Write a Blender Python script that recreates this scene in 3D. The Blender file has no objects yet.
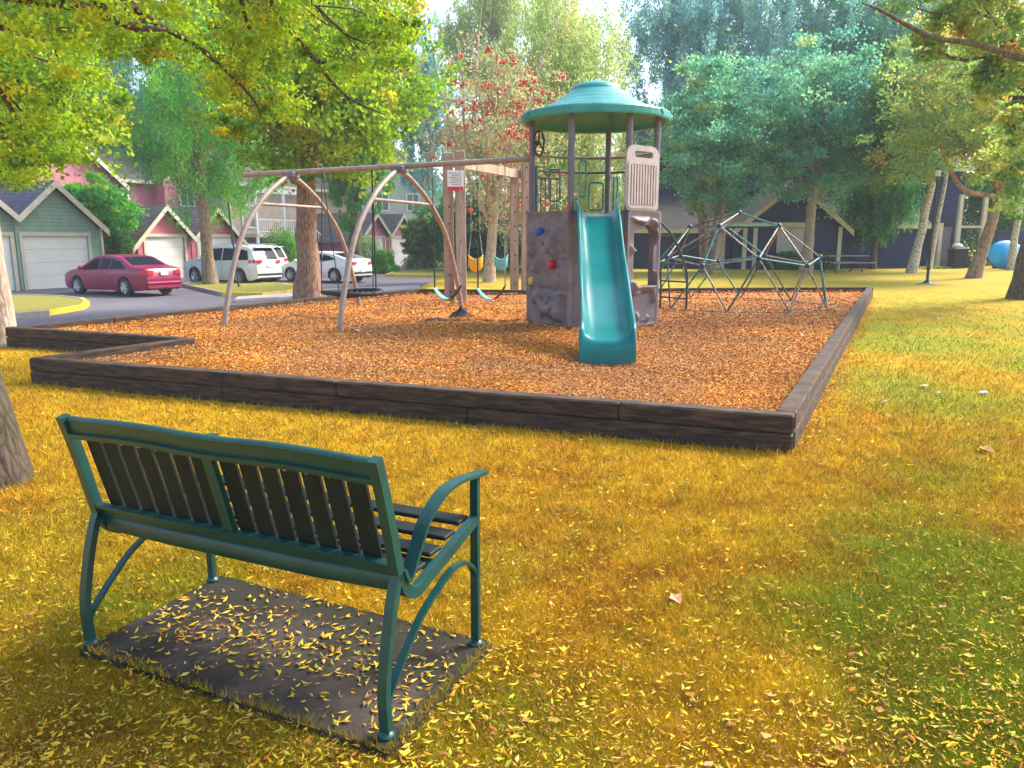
import bpy, math, random
import numpy as np
from mathutils import Vector, Matrix
from mathutils.geometry import tessellate_polygon

R = math.radians
PI = math.pi
sc = bpy.context.scene
COL = sc.collection
F = 768.0
PITCH = math.atan(144 / 768)
EYE = 1.5

# ------------------------------------------------------------------ camera
cam_d = bpy.data.cameras.new('camera')
cam = bpy.data.objects.new('camera', cam_d)
COL.objects.link(cam)
cam.location = (0, 0, EYE)
cam.rotation_euler = (PI / 2 - PITCH, 0, 0)
cam_d.sensor_width = 36
cam_d.lens = 27
cam_d.clip_start = 0.05
cam_d.clip_end = 3000
sc.camera = cam


def ground(px, py, z=0.0):
    """where the sight line through a pixel meets the level z"""
    u = (px - 512) / F
    v = (384 - py) / F
    a = math.cos(PITCH) + v * math.sin(PITCH)
    b = -math.sin(PITCH) + v * math.cos(PITCH)
    t = (z - EYE) / b
    return (u * t, a * t)


def at(px, py, Y):
    """point at world distance Y"""
    u = (px - 512) / F
    v = (384 - py) / F
    a = math.cos(PITCH) + v * math.sin(PITCH)
    b = -math.sin(PITCH) + v * math.cos(PITCH)
    t = Y / a
    return Vector((u * t, Y, EYE + b * t))


# ------------------------------------------------------------------ world and sun
SUN_EL, SUN_AZ = 44, 62          # the sun stands behind the playground, a little to the right
w = bpy.data.worlds.new('World')
sc.world = w
w.use_nodes = True
nt = w.node_tree
bg = nt.nodes['Background']
sky = nt.nodes.new('ShaderNodeTexSky')
sky.sky_type = 'NISHITA'
sky.sun_disc = False
sky.sun_elevation = R(SUN_EL)
sky.sun_rotation = R(SUN_AZ)
sky.air_density = 1.0
sky.dust_density = 3.0
sky.ozone_density = 1.0
nt.links.new(sky.outputs[0], bg.inputs[0])
bg.inputs[1].default_value = 0.15
sd = bpy.data.lights.new('sun', 'SUN')
sd.energy = 2.3
sd.angle = R(14)
sd.color = (1.0, 0.94, 0.84)
so = bpy.data.objects.new('sun', sd)
COL.objects.link(so)
az = R(SUN_AZ)
sdir = Vector((math.sin(az) * math.cos(R(SUN_EL)), math.cos(az) * math.cos(R(SUN_EL)), math.sin(R(SUN_EL))))
so.rotation_euler = sdir.to_track_quat('Z', 'Y').to_euler()
so.location = (10, 30, 40)
sc.view_settings.view_transform = 'Standard'
sc.view_settings.look = 'None'
sc.view_settings.gamma = 1
sc.view_settings.exposure = 1.62
sc.cycles.use_denoising = True
sc.cycles.max_bounces = 6
sc.cycles.transparent_max_bounces = 4
sc.cycles.caustics_reflective = False
sc.cycles.caustics_refractive = False


# ------------------------------------------------------------------ materials
def new_mat(name):
    m = bpy.data.materials.new(name)
    m.use_nodes = True
    return m, m.node_tree, m.node_tree.nodes['Principled BSDF']


def link(nt, a, b):
    nt.links.new(a, b)


def noise(nt, scale, detail=4, rough=0.55, coord='Object', stretch=None):
    tc = nt.nodes.new('ShaderNodeTexCoord')
    n = nt.nodes.new('ShaderNodeTexNoise')
    n.inputs['Scale'].default_value = scale
    n.inputs['Detail'].default_value = detail
    n.inputs['Roughness'].default_value = rough
    if stretch:
        mp = nt.nodes.new('ShaderNodeMapping')
        mp.inputs['Scale'].default_value = stretch
        link(nt, tc.outputs[coord], mp.inputs[0])
        link(nt, mp.outputs[0], n.inputs[0])
    else:
        link(nt, tc.outputs[coord], n.inputs[0])
    return n


def ramp(nt, src, stops):
    r = nt.nodes.new('ShaderNodeValToRGB')
    e = r.color_ramp.elements
    e[0].position, e[0].color = stops[0][0], (*stops[0][1], 1)
    e[1].position, e[1].color = stops[-1][0], (*stops[-1][1], 1)
    for p, c in stops[1:-1]:
        k = e.new(p)
        k.color = (*c, 1)
    link(nt, src, r.inputs[0])
    return r


def bump(nt, b, src, strength=0.3, dist=0.01):
    k = nt.nodes.new('ShaderNodeBump')
    k.inputs['Strength'].default_value = strength
    k.inputs['Distance'].default_value = dist
    link(nt, src, k.inputs['Height'])
    link(nt, k.outputs[0], b.inputs['Normal'])
    return k


def mat(name, c, rough=0.6, c2=None, scale=6, metal=0, bmp=0.0, bdist=0.01, stretch=None, detail=4, spec=0.5, lo=0.35, hi=0.65, coat=0):
    m, nt, b = new_mat(name)
    b.inputs['Roughness'].default_value = rough
    b.inputs['Metallic'].default_value = metal
    b.inputs['Specular IOR Level'].default_value = spec
    b.inputs['Coat Weight'].default_value = coat
    c2 = c2 or tuple(v * 0.75 for v in c)
    n = noise(nt, scale, detail, stretch=stretch)
    r = ramp(nt, n.outputs[0], [(lo, c2), (hi, c)])
    link(nt, r.outputs[0], b.inputs['Base Color'])
    if bmp:
        bump(nt, b, n.outputs[0], bmp, bdist)
    return m


def leaf_mat(name, trans=0.45, rough=0.6):
    m, nt, b = new_mat(name)
    at_ = nt.nodes.new('ShaderNodeAttribute')
    at_.attribute_name = 'tint'
    link(nt, at_.outputs['Color'], b.inputs['Base Color'])
    b.inputs['Roughness'].default_value = rough
    b.inputs['Specular IOR Level'].default_value = 0.3
    tr = nt.nodes.new('ShaderNodeBsdfTranslucent')
    link(nt, at_.outputs['Color'], tr.inputs['Color'])
    mx = nt.nodes.new('ShaderNodeMixShader')
    mx.inputs[0].default_value = trans
    link(nt, b.outputs[0], mx.inputs[1])
    link(nt, tr.outputs[0], mx.inputs[2])
    link(nt, mx.outputs[0], nt.nodes['Material Output'].inputs['Surface'])
    return m


def siding_mat(name, c, pitch=0.15, depth=0.012):
    m, nt, b = new_mat(name)
    tc = nt.nodes.new('ShaderNodeTexCoord')
    sx = nt.nodes.new('ShaderNodeSeparateXYZ')
    link(nt, tc.outputs['Object'], sx.inputs[0])
    d = nt.nodes.new('ShaderNodeMath'); d.operation = 'DIVIDE'; d.inputs[1].default_value = pitch
    link(nt, sx.outputs[2], d.inputs[0])
    fr = nt.nodes.new('ShaderNodeMath'); fr.operation = 'FRACT'
    link(nt, d.outputs[0], fr.inputs[0])
    r = ramp(nt, fr.outputs[0], [(0.0, tuple(v * 0.45 for v in c)), (0.1, c), (1, tuple(min(1, v * 1.06) for v in c))])
    n = noise(nt, 2.5, 5)
    r2 = ramp(nt, n.outputs[0], [(0.3, (0.78, 0.78, 0.78)), (0.7, (1.08, 1.08, 1.08))])
    mx = nt.nodes.new('ShaderNodeMix'); mx.data_type = 'RGBA'; mx.blend_type = 'MULTIPLY'; mx.inputs[0].default_value = 1
    link(nt, r.outputs[0], mx.inputs[6]); link(nt, r2.outputs[0], mx.inputs[7])
    link(nt, mx.outputs[2], b.inputs['Base Color'])
    inv = nt.nodes.new('ShaderNodeMath'); inv.operation = 'SUBTRACT'; inv.inputs[0].default_value = 1
    link(nt, fr.outputs[0], inv.inputs[1])
    bump(nt, b, inv.outputs[0], 0.8, depth)
    b.inputs['Roughness'].default_value = 0.65
    return m


def shingle_mat(name, c):
    m, nt, b = new_mat(name)
    tc = nt.nodes.new('ShaderNodeTexCoord')
    br = nt.nodes.new('ShaderNodeTexBrick')
    br.inputs['Scale'].default_value = 1.0
    br.inputs['Brick Width'].default_value = 0.33
    br.inputs['Row Height'].default_value = 0.16
    br.inputs['Mortar Size'].default_value = 0.012
    br.inputs['Color1'].default_value = (*c, 1)
    br.inputs['Color2'].default_value = (*[v * 0.6 for v in c], 1)
    br.inputs['Mortar'].default_value = (*[v * 0.35 for v in c], 1)
    mp = nt.nodes.new('ShaderNodeMapping')
    link(nt, tc.outputs['Object'], mp.inputs[0])
    sx = nt.nodes.new('ShaderNodeSeparateXYZ'); link(nt, mp.outputs[0], sx.inputs[0])
    ad = nt.nodes.new('ShaderNodeMath'); ad.operation = 'ADD'
    link(nt, sx.outputs[0], ad.inputs[0]); link(nt, sx.outputs[1], ad.inputs[1])
    cx = nt.nodes.new('ShaderNodeCombineXYZ')
    link(nt, ad.outputs[0], cx.inputs[0]); link(nt, sx.outputs[2], cx.inputs[1])
    link(nt, cx.outputs[0], br.inputs[0])
    link(nt, br.outputs[0], b.inputs['Base Color'])
    bump(nt, b, br.outputs['Fac'], -0.5, 0.01)
    b.inputs['Roughness'].default_value = 0.9
    return m


def bark_mat(name, c, c2, scale=9, vstretch=0.25, strength=0.9, dist=0.03):
    m, nt, b = new_mat(name)
    n = noise(nt, scale, 7, 0.65, stretch=(1, 1, vstretch))
    tc = nt.nodes.new('ShaderNodeTexCoord')
    vo = nt.nodes.new('ShaderNodeTexVoronoi'); vo.feature = 'DISTANCE_TO_EDGE'
    vo.inputs['Scale'].default_value = scale * 1.3
    mp = nt.nodes.new('ShaderNodeMapping'); mp.inputs['Scale'].default_value = (1, 1, vstretch)
    link(nt, tc.outputs['Object'], mp.inputs[0]); link(nt, mp.outputs[0], vo.inputs[0])
    mu = nt.nodes.new('ShaderNodeMath'); mu.operation = 'ADD'
    link(nt, n.outputs[0], mu.inputs[0]); link(nt, vo.outputs[0], mu.inputs[1])
    r = ramp(nt, mu.outputs[0], [(0.38, c2), (0.72, c)])
    link(nt, r.outputs[0], b.inputs['Base Color'])
    bump(nt, b, mu.outputs[0], strength, dist)
    b.inputs['Roughness'].default_value = 0.95
    return m


M = {}
M['bark'] = bark_mat('grey_brown_bark', (0.34, 0.23, 0.15), (0.09, 0.055, 0.035))
M['bark_red'] = bark_mat('reddish_bark', (0.33, 0.19, 0.13), (0.10, 0.045, 0.03), 11)
M['bark_dark'] = bark_mat('dark_bark', (0.12, 0.09, 0.06), (0.03, 0.022, 0.016))
M['bark_pale'] = bark_mat('pale_bark', (0.48, 0.39, 0.3), (0.28, 0.2, 0.14), 12)
M['bark_birch'] = bark_mat('birch_bark', (0.62, 0.58, 0.48), (0.07, 0.06, 0.045), 7, 1.6, 0.4, 0.01)
M['bark_mossy'] = bark_mat('mossy_bark', (0.085, 0.06, 0.038), (0.03, 0.026, 0.01), 14, 0.3, 1.0, 0.03)
M['leaf'] = leaf_mat('tree_leaves', 0.62)
M['litter'] = leaf_mat('fallen_leaf_litter', 0.15, 0.85)
M['blade'] = leaf_mat('grass_blades', 0.3, 0.7)
M['chip'] = leaf_mat('wood_chip_pieces', 0.0, 0.85)
M['green_metal'] = mat('dark_green_painted_metal', (0.002, 0.056, 0.046), 0.42, (0.002, 0.04, 0.036), 14, spec=0.5, bmp=0.04)
M['green_slat'] = mat('blackish_green_slat', (0.006, 0.016, 0.016), 0.65, (0.004, 0.008, 0.009), 18, stretch=(1, 1, 0.2), bmp=0.1, spec=.25)
M['bolt'] = mat('steel_bolt', (0.5, 0.5, 0.5), 0.4, metal=1)
M['teal'] = mat('teal_moulded_plastic', (0.0, 0.18, 0.175), 0.26, (0.0, 0.14, 0.145), 2, bmp=0.03, detail=2, spec=.35)
M['roof_teal'] = mat('teal_roof_plastic', (0.035, 0.30, 0.27), 0.45, (0.015, 0.235, 0.22), 3, bmp=0.05)
M['mauve'] = mat('mauve_grey_plastic', (0.23, 0.185, 0.20), 0.6, (0.15, 0.12, 0.135), 5, bmp=0.1)
M['post'] = mat('brown_post_paint', (0.15, 0.135, 0.18), 0.45, (0.115, 0.10, 0.14), 7)
M['rail'] = mat('tan_grey_rail_paint', (0.34, 0.27, 0.23), 0.4, (0.24, 0.185, 0.16), 9)
M['tan'] = mat('tan_plastic', (0.45, 0.39, 0.37), 0.55, (0.37, 0.32, 0.305), 6, bmp=0.05)
M['dark'] = mat('dark_metal', (0.02, 0.025, 0.025), 0.45)
M['black'] = mat('black_rubber', (0.015, 0.015, 0.018), 0.7)
M['blue'] = mat('blue_plastic', (0.02, 0.06, 0.5), 0.4, (0.02, 0.05, 0.35))
M['red'] = mat('red_plastic', (0.62, 0.01, 0.05), 0.4, (0.5, 0.01, 0.04))
M['yellow'] = mat('yellow_plastic', (0.85, 0.5, 0.01), 0.4, (0.75, 0.42, 0.01))
M['aqua'] = mat('aqua_rubber', (0.12, 0.55, 0.58), 0.45, (0.08, 0.45, 0.5))
M['timber'] = mat('weathered_border_timber', (0.095, 0.052, 0.028), 0.9, (0.018, 0.011, 0.008), 5, bmp=0.6, bdist=0.02, stretch=(1, 1, 7), detail=8, lo=0.38, hi=0.68)
M['tan_timber'] = mat('tan_timber_post', (0.46, 0.35, 0.26), 0.85, (0.27, 0.2, 0.145), 10, bmp=0.4, stretch=(1, 1, 0.12), detail=6)
M['galv'] = mat('dull_galvanised_pipe', (0.30, 0.29, 0.27), 0.45, (0.14, 0.10, 0.08), 16, metal=0.3, spec=0.6, lo=0.42, hi=0.56)
M['pipe_teal'] = mat('worn_teal_pipe', (0.01, 0.30, 0.25), 0.4, (0.02, 0.12, 0.11), 12)
M['pipe_dark'] = mat('dark_green_pipe', (0.012, 0.07, 0.06), 0.4, (0.03, 0.035, 0.03), 12)
M['pipe_brown'] = mat('brown_worn_pipe', (0.09, 0.065, 0.06), 0.5, (0.04, 0.03, 0.03), 12)
M['hub'] = mat('dark_blue_hub', (0.03, 0.045, 0.10), 0.4)
M['chain'] = mat('chain_steel', (0.45, 0.45, 0.46), 0.4, metal=0.7)
M['cream'] = mat('cream_trim_paint', (0.66, 0.60, 0.46), 0.6, (0.55, 0.49, 0.37), 3)
M['door'] = mat('off_white_door_paint', (0.86, 0.82, 0.76), 0.5, (0.8, 0.76, 0.70), 1.5)
M['green_siding'] = siding_mat('sage_green_siding', (0.24, 0.36, 0.27))
M['pink_siding'] = siding_mat('rose_siding', (0.58, 0.155, 0.19))
M['pink_pale'] = siding_mat('pale_rose_siding', (0.55, 0.17, 0.22))
M['beige_siding'] = siding_mat('beige_siding', (0.45, 0.36, 0.29))
M['blue_siding'] = siding_mat('navy_siding', (0.006, 0.015, 0.085))
M['sage_pale'] = siding_mat('pale_grey_green_siding', (0.42, 0.5, 0.45))
M['shingle'] = shingle_mat('slate_purple_shingles', (0.13, 0.115, 0.17))
M['shingle_brown'] = shingle_mat('brown_grey_shingles', (0.17, 0.14, 0.125))
M['shingle_dark'] = shingle_mat('dark_brown_shingles', (0.06, 0.045, 0.045))
M['curtain'] = mat('pale_blind', (0.55, 0.56, 0.55), 0.7, (0.45, 0.46, 0.46), 30, stretch=(0.1, 0.1, 3))
M['concrete'] = mat('slab_concrete', (0.145, 0.12, 0.12), 0.9, (0.085, 0.07, 0.068), 7, bmp=0.5, bdist=0.01, detail=8)
M['curb'] = mat('curb_concrete', (0.36, 0.33, 0.31), 0.9, (0.25, 0.22, 0.2), 5, bmp=0.2)
M['curb_yellow'] = mat('yellow_curb_paint', (0.80, 0.58, 0.02), 0.7, (0.6, 0.42, 0.03), 8)
M['walk'] = mat('pavement_concrete', (0.40, 0.36, 0.36), 0.9, (0.32, 0.28, 0.28), 2, bmp=0.1)
M['white'] = mat('white_paint', (0.8, 0.8, 0.78), 0.5, (0.72, 0.72, 0.7))
M['cloth'] = mat('dark_cloth', (0.04, 0.035, 0.05), 0.9, (0.02, 0.02, 0.03), 12)
M['car_red'] = mat('burgundy_car_paint', (0.27, 0.0, 0.06), 0.3, (0.25, 0.0, 0.055), 1, spec=0.4, coat=0.3)
M['car_white'] = mat('white_car_paint', (0.78, 0.77, 0.76), 0.25, (0.76, 0.75, 0.74), 1, spec=0.6, coat=0.6)
M['glass'] = mat('dark_glass', (0.012, 0.02, 0.035), 0.03, (0.01, 0.014, 0.022), spec=0.08)
M['lens'] = mat('red_lamp_lens', (0.55, 0.01, 0.02), 0.15, (0.45, 0.01, 0.02))
M['alloy'] = mat('alloy_rim', (0.6, 0.6, 0.62), 0.3, metal=0.8)
M['pool_blue'] = mat('bright_blue_vinyl', (0.0, 0.42, 0.85), 0.4, (0.0, 0.34, 0.78), 3)
M['pool_deep'] = mat('deep_blue_vinyl', (0.0, 0.04, 0.6), 0.35)
M['berry'] = mat('red_berries', (0.75, 0.05, 0.03), 0.4)


def glass_window():
    m, nt, b = new_mat('window_pane_glass')
    b.inputs['Base Color'].default_value = (0.10, 0.16, 0.17, 1)
    b.inputs['Roughness'].default_value = 0.08
    b.inputs['Specular IOR Level'].default_value = 1.0
    return m


M['pane'] = glass_window()


# moss and damp stain on the slab
def slab_mat():
    m, nt, b = new_mat('mossy_stained_slab')
    n = noise(nt, 9, 8)
    r = ramp(nt, n.outputs[0], [(0.3, (0.018, 0.013, 0.008)), (0.62, (0.06, 0.043, 0.032))])
    n2 = noise(nt, 2.0, 6, 0.7)
    r2 = ramp(nt, n2.outputs[0], [(0.42, (0, 0, 0)), (0.52, (1, 1, 1))])
    mx = nt.nodes.new('ShaderNodeMix'); mx.data_type = 'RGBA'
    link(nt, r2.outputs[0], mx.inputs[0])
    link(nt, r.outputs[0], mx.inputs[6])
    mx.inputs[7].default_value = (0.012, 0.010, 0.002, 1)
    link(nt, mx.outputs[2], b.inputs['Base Color'])
    bump(nt, b, n.outputs[0], 0.6, 0.008)
    b.inputs['Roughness'].default_value = 0.95
    return m


M['slab'] = slab_mat()


def lawn_mat():
    m, nt, b = new_mat('autumn_lawn')
    a = nt.nodes.new('ShaderNodeAttribute'); a.attribute_name = 'tint'
    n = noise(nt, 34, 10, 0.8)
    r = ramp(nt, n.outputs[0], [(0.34, (0.4, 0.34, 0.28)), (0.5, (1.0, 1.0, 1.0)), (0.66, (1.7, 1.65, 1.5))])
    mx = nt.nodes.new('ShaderNodeMix'); mx.data_type = 'RGBA'; mx.blend_type = 'MULTIPLY'; mx.inputs[0].default_value = 1
    link(nt, a.outputs['Color'], mx.inputs[6]); link(nt, r.outputs[0], mx.inputs[7])
    link(nt, mx.outputs[2], b.inputs['Base Color'])
    bump(nt, b, n.outputs[0], 0.9, 0.03)
    b.inputs['Roughness'].default_value = 0.95
    b.inputs['Specular IOR Level'].default_value = 0.15
    return m


M['lawn'] = lawn_mat()


def asphalt_mat():
    m, nt, b = new_mat('worn_asphalt')
    n = noise(nt, 0.35, 8, 0.6)
    r = ramp(nt, n.outputs[0], [(0.3, (0.085, 0.075, 0.095)), (0.7, (0.15, 0.135, 0.16))])
    n2 = noise(nt, 60, 3)
    link(nt, r.outputs[0], b.inputs['Base Color'])
    bump(nt, b, n2.outputs[0], 0.3, 0.004)
    b.inputs['Roughness'].default_value = 0.85
    return m


M['asphalt'] = asphalt_mat()


def chips_mat():
    m, nt, b = new_mat('wood_chip_bed')
    n = noise(nt, 45, 6, 0.8)
    r = ramp(nt, n.outputs[0], [(0.25, (0.12, 0.035, 0.01)), (0.42, (0.40, 0.13, 0.02)), (0.58, (0.58, 0.22, 0.03)), (0.8, (0.70, 0.38, 0.08))])
    n2 = noise(nt, 0.5, 4)
    r2 = ramp(nt, n2.outputs[0], [(0.35, (0.8, 0.7, 0.62)), (0.65, (1.1, 1.1, 1.1))])
    mx = nt.nodes.new('ShaderNodeMix'); mx.data_type = 'RGBA'; mx.blend_type = 'MULTIPLY'; mx.inputs[0].default_value = 1
    link(nt, r.outputs[0], mx.inputs[6]); link(nt, r2.outputs[0], mx.inputs[7])
    link(nt, mx.outputs[2], b.inputs['Base Color'])
    bump(nt, b, n.outputs[0], 1.0, 0.03)
    b.inputs['Roughness'].default_value = 0.9
    return m


M['chips'] = chips_mat()


# ------------------------------------------------------------------ mesh tools
class MB:
    def __init__(self):
        self.v = []; self.f = []; self.sm = []

    def add(self, vs, fs, smooth=False):
        o = len(self.v)
        self.v += [tuple(p) for p in vs]
        self.f += [tuple(i + o for i in f) for f in fs]
        self.sm += [smooth] * len(fs)
        return self

    def box(self, c, s, rz=0, rot=None, taper=1.0):
        hx, hy, hz = s[0] / 2, s[1] / 2, s[2] / 2
        m = rot or Matrix.Rotation(rz, 3, 'Z')
        vs = []
        for z in (-hz, hz):
            k = taper if z > 0 else 1
            for x, y in ((-hx, -hy), (hx, -hy), (hx, hy), (-hx, hy)):
                vs.append(Vector(c) + m @ Vector((x * k, y * k, z)))
        return self.add(vs, [(3, 2, 1, 0), (4, 5, 6, 7), (0, 1, 5, 4), (1, 2, 6, 5), (2, 3, 7, 6), (3, 0, 4, 7)])

    def bbox(self, c, s, rz=0, b=0.01):
        """box with chamfered vertical and horizontal edges"""
        hx, hy, hz = s[0] / 2, s[1] / 2, s[2] / 2
        m = Matrix.Rotation(rz, 3, 'Z')
        rings = []
        for z, i in ((-hz, b), (-hz + b, 0), (hz - b, 0), (hz, b)):
            ring = []
            for sx, sy in ((-1, -1), (1, -1), (1, 1), (-1, 1)):
                X = sx * (hx - i); Y = sy * (hy - i)
                if sx * sy > 0:
                    ring += [(X, Y - sy * b), (X - sx * b, Y)] if False else [(X, Y - sy * b), (X - sx * b, Y)]
                else:
                    ring += [(X - sx * b, Y), (X, Y - sy * b)]
            # order around
            ring.sort(key=lambda p: math.atan2(p[1] / hy, p[0] / hx))
            rings.append([Vector(c) + m @ Vector((p[0], p[1], z)) for p in ring])
        n = 8
        vs = [p for r_ in rings for p in r_]
        fs = []
        for k in range(3):
            for j in range(n):
                a = k * n + j; b_ = k * n + (j + 1) % n
                fs.append((a, b_, b_ + n, a + n))
        fs.append(tuple(range(n - 1, -1, -1)))
        fs.append(tuple(range(3 * n, 4 * n)))
        return self.add(vs, fs)

    def tube(self, pts, r, n=8, cap=True, smooth=True, flat=None, up=None):
        """tube along pts; r number or list; flat=(a,b) makes an elliptical/rect section"""
        P = [Vector(p) for p in pts]
        k = len(P)
        rs = r if isinstance(r, (list, tuple)) else [r] * k
        vs = []; prev = None
        for i in range(k):
            t = (P[min(i + 1, k - 1)] - P[max(i - 1, 0)])
            if t.length < 1e-9:
                t = Vector((0, 0, 1))
            t.normalize()
            if up is not None:
                a = Vector(up)
                a = (a - t * a.dot(t))
                if a.length < 1e-6: a = t.orthogonal()
            elif prev is None:
                a = t.orthogonal()
            else:
                a = prev - t * prev.dot(t)
                if a.length < 1e-6: a = t.orthogonal()
            a.normalize(); prev = a
            b = t.cross(a)
            for j in range(n):
                if flat and n == 4:
                    ca, cb = ((1, 1), (-1, 1), (-1, -1), (1, -1))[j]
                else:
                    an = 2 * PI * j / n
                    ca, cb = math.cos(an), math.sin(an)
                fa, fb = flat if flat else (1, 1)
                vs.append(P[i] + a * ca * rs[i] * fa + b * cb * rs[i] * fb)
        fs = []
        for i in range(k - 1):
            for j in range(n):
                p = i * n + j; q = i * n + (j + 1) % n
                fs.append((p, q, q + n, p + n))
        self.add(vs, fs, smooth and not (flat and n == 4))
        if cap:
            self.add([vs[j] for j in range(n)], [tuple(range(n - 1, -1, -1))])
            self.add([vs[(k - 1) * n + j] for j in range(n)], [tuple(range(n))])
        return self

    def lathe(self, prof, c=(0, 0, 0), n=24, axis=None, smooth=True, sx=1, sy=1):
        m = axis or Matrix.Identity(3)
        vs = []
        for r, z in prof:
            for j in range(n):
                a = 2 * PI * j / n
                vs.append(Vector(c) + m @ Vector((math.cos(a) * r * sx, math.sin(a) * r * sy, z)))
        fs = []
        for i in range(len(prof) - 1):
            for j in range(n):
                p = i * n + j; q = i * n + (j + 1) % n
                fs.append((p, q, q + n, p + n))
        return self.add(vs, fs, smooth)

    def plate(self, outer, holes, frame, thick):
        """flat plate with holes; 2-D points mapped by frame(u,v)->Vector, extruded by thick (Vector)"""
        polys = [[Vector((p[0], p[1], 0)) for p in outer]] + [[Vector((p[0], p[1], 0)) for p in h] for h in holes]
        tris = tessellate_polygon(polys)
        flat = [p for q in polys for p in q]
        A = [Vector(frame(p.x, p.y)) for p in flat]
        T = Vector(thick)
        n = len(flat)
        fs = []
        for t in tris:
            fs.append(tuple(t)); fs.append(tuple(i + n for i in reversed(t)))
        o = 0
        for q in polys:
            k = len(q)
            for i in range(k):
                a, b = o + i, o + (i + 1) % k
                fs.append((a, a + n, b + n, b))
            o += k
        return self.add(A + [p + T for p in A], fs)

    def build(self, name, m, parent=None, fix=True):
        me = bpy.data.meshes.new(name)
        me.from_pydata(self.v, [], self.f)
        me.polygons.foreach_set('use_smooth', self.sm)
        if fix:
            import bmesh
            bm = bmesh.new(); bm.from_mesh(me)
            bmesh.ops.recalc_face_normals(bm, faces=bm.faces)
            bm.to_mesh(me); bm.free()
        me.materials.append(M[m] if isinstance(m, str) else m)
        me.update()
        o = bpy.data.objects.new(name, me)
        COL.objects.link(o)
        if parent is not None:
            o.parent = parent
        return o


def tag(o, label=None, cat=None, group=None, kind=None):
    if label: o['label'] = label
    if cat: o['category'] = cat
    if group: o['group'] = group
    if kind: o['kind'] = kind
    return o


def thing(name, label, cat, loc=(0, 0, 0), rz=0, group=None):
    o = bpy.data.objects.new(name, None)
    o.empty_display_size = 0.2
    COL.objects.link(o)
    o.location = loc
    o.rotation_euler = (0, 0, rz)
    return tag(o, label, cat, group)


def copy_tree(o, parent=None):
    c = o.copy(); COL.objects.link(c)
    if parent is not None: c.parent = parent
    for ch in list(o.children): copy_tree(ch, c)
    return c


def poly_mesh(name, V, nv, m, tint=None, parent=None, smooth=False):
    """V: (n*nv,3) array, faces of nv corners; tint (n,3)"""
    V = np.asarray(V, np.float32).reshape(-1, 3)
    n = len(V) // nv
    me = bpy.data.meshes.new(name)
    me.vertices.add(len(V)); me.vertices.foreach_set('co', V.ravel())
    me.loops.add(len(V)); me.loops.foreach_set('vertex_index', np.arange(len(V), dtype=np.int32))
    me.polygons.add(n)
    me.polygons.foreach_set('loop_start', np.arange(0, len(V), nv, dtype=np.int32))
    me.polygons.foreach_set('loop_total', np.full(n, nv, np.int32))
    if tint is not None:
        at_ = me.attributes.new('tint', 'FLOAT_COLOR', 'FACE')
        c = np.ones((n, 4), np.float32); c[:, :3] = tint
        at_.data.foreach_set('color', c.ravel())
    me.materials.append(M[m])
    me.update(calc_edges=True)
    o = bpy.data.objects.new(name, me)
    COL.objects.link(o)
    if parent is not None: o.parent = parent
    return o


def unit(a):
    return a / (np.linalg.norm(a, axis=1, keepdims=True) + 1e-9)


def leaves(P, L, W, rng, up_bias=0.0, hang=0.0, nv=4):
    """leaf polygons centred at P"""
    n = len(P)
    d = unit(rng.normal(size=(n, 3)) + np.array([0, 0, -hang]))
    q = unit(rng.normal(size=(n, 3)) + np.array([0, 0, up_bias]))
    s = unit(np.cross(d, q))
    l = (L * rng.uniform(0.7, 1.3, n))[:, None] / 2
    k = (W * rng.uniform(0.7, 1.3, n))[:, None] / 2
    if nv == 4:
        V = np.stack([P - d * l, P + s * k - d * l * 0.1, P + d * l, P - s * k - d * l * 0.1], 1)
    else:
        V = np.stack([P - d * l, P + s * k * .9 - d * l * .55, P + s * k + d * l * .1, P + d * l, P - s * k + d * l * .1, P - s * k * .9 - d * l * .55], 1)
    return V


def vnoise(x, y, seed=0, scale=1.0, octaves=3):
    out = np.zeros_like(x); amp = 1; tot = 0
    for o in range(octaves):
        rs = np.random.RandomState(seed + o)
        T = rs.rand(128, 128)
        fx = x * scale * 2 ** o + 500.3; fy = y * scale * 2 ** o + 500.7
        ix = np.floor(fx).astype(int); iy = np.floor(fy).astype(int)
        tx = fx - ix; ty = fy - iy
        tx = tx * tx * (3 - 2 * tx); ty = ty * ty * (3 - 2 * ty)
        a = T[ix % 128, iy % 128]; b = T[(ix + 1) % 128, iy % 128]
        c = T[ix % 128, (iy + 1) % 128]; d = T[(ix + 1) % 128, (iy + 1) % 128]
        out += amp * ((a * (1 - tx) + b * tx) * (1 - ty) + (c * (1 - tx) + d * tx) * ty)
        tot += amp; amp *= 0.5
    return out / tot


def in_poly(x, y, poly):
    c = np.zeros(x.shape, bool)
    n = len(poly)
    for i in range(n):
        x1, y1 = poly[i]; x2, y2 = poly[(i + 1) % n]
        k = ((y1 > y) != (y2 > y)) & (x < (x2 - x1) * (y - y1) / ((y2 - y1) + 1e-12) + x1)
        c ^= k
    return c


def poly_dist(x, y, poly, closed=True):
    d = np.full(x.shape, 1e9)
    n = len(poly)
    for i in range(n if closed else n - 1):
        x1, y1 = poly[i]; x2, y2 = poly[(i + 1) % n]
        dx, dy = x2 - x1, y2 - y1
        t = np.clip(((x - x1) * dx + (y - y1) * dy) / (dx * dx + dy * dy), 0, 1)
        d = np.minimum(d, np.hypot(x - x1 - t * dx, y - y1 - t * dy))
    return d


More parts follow.
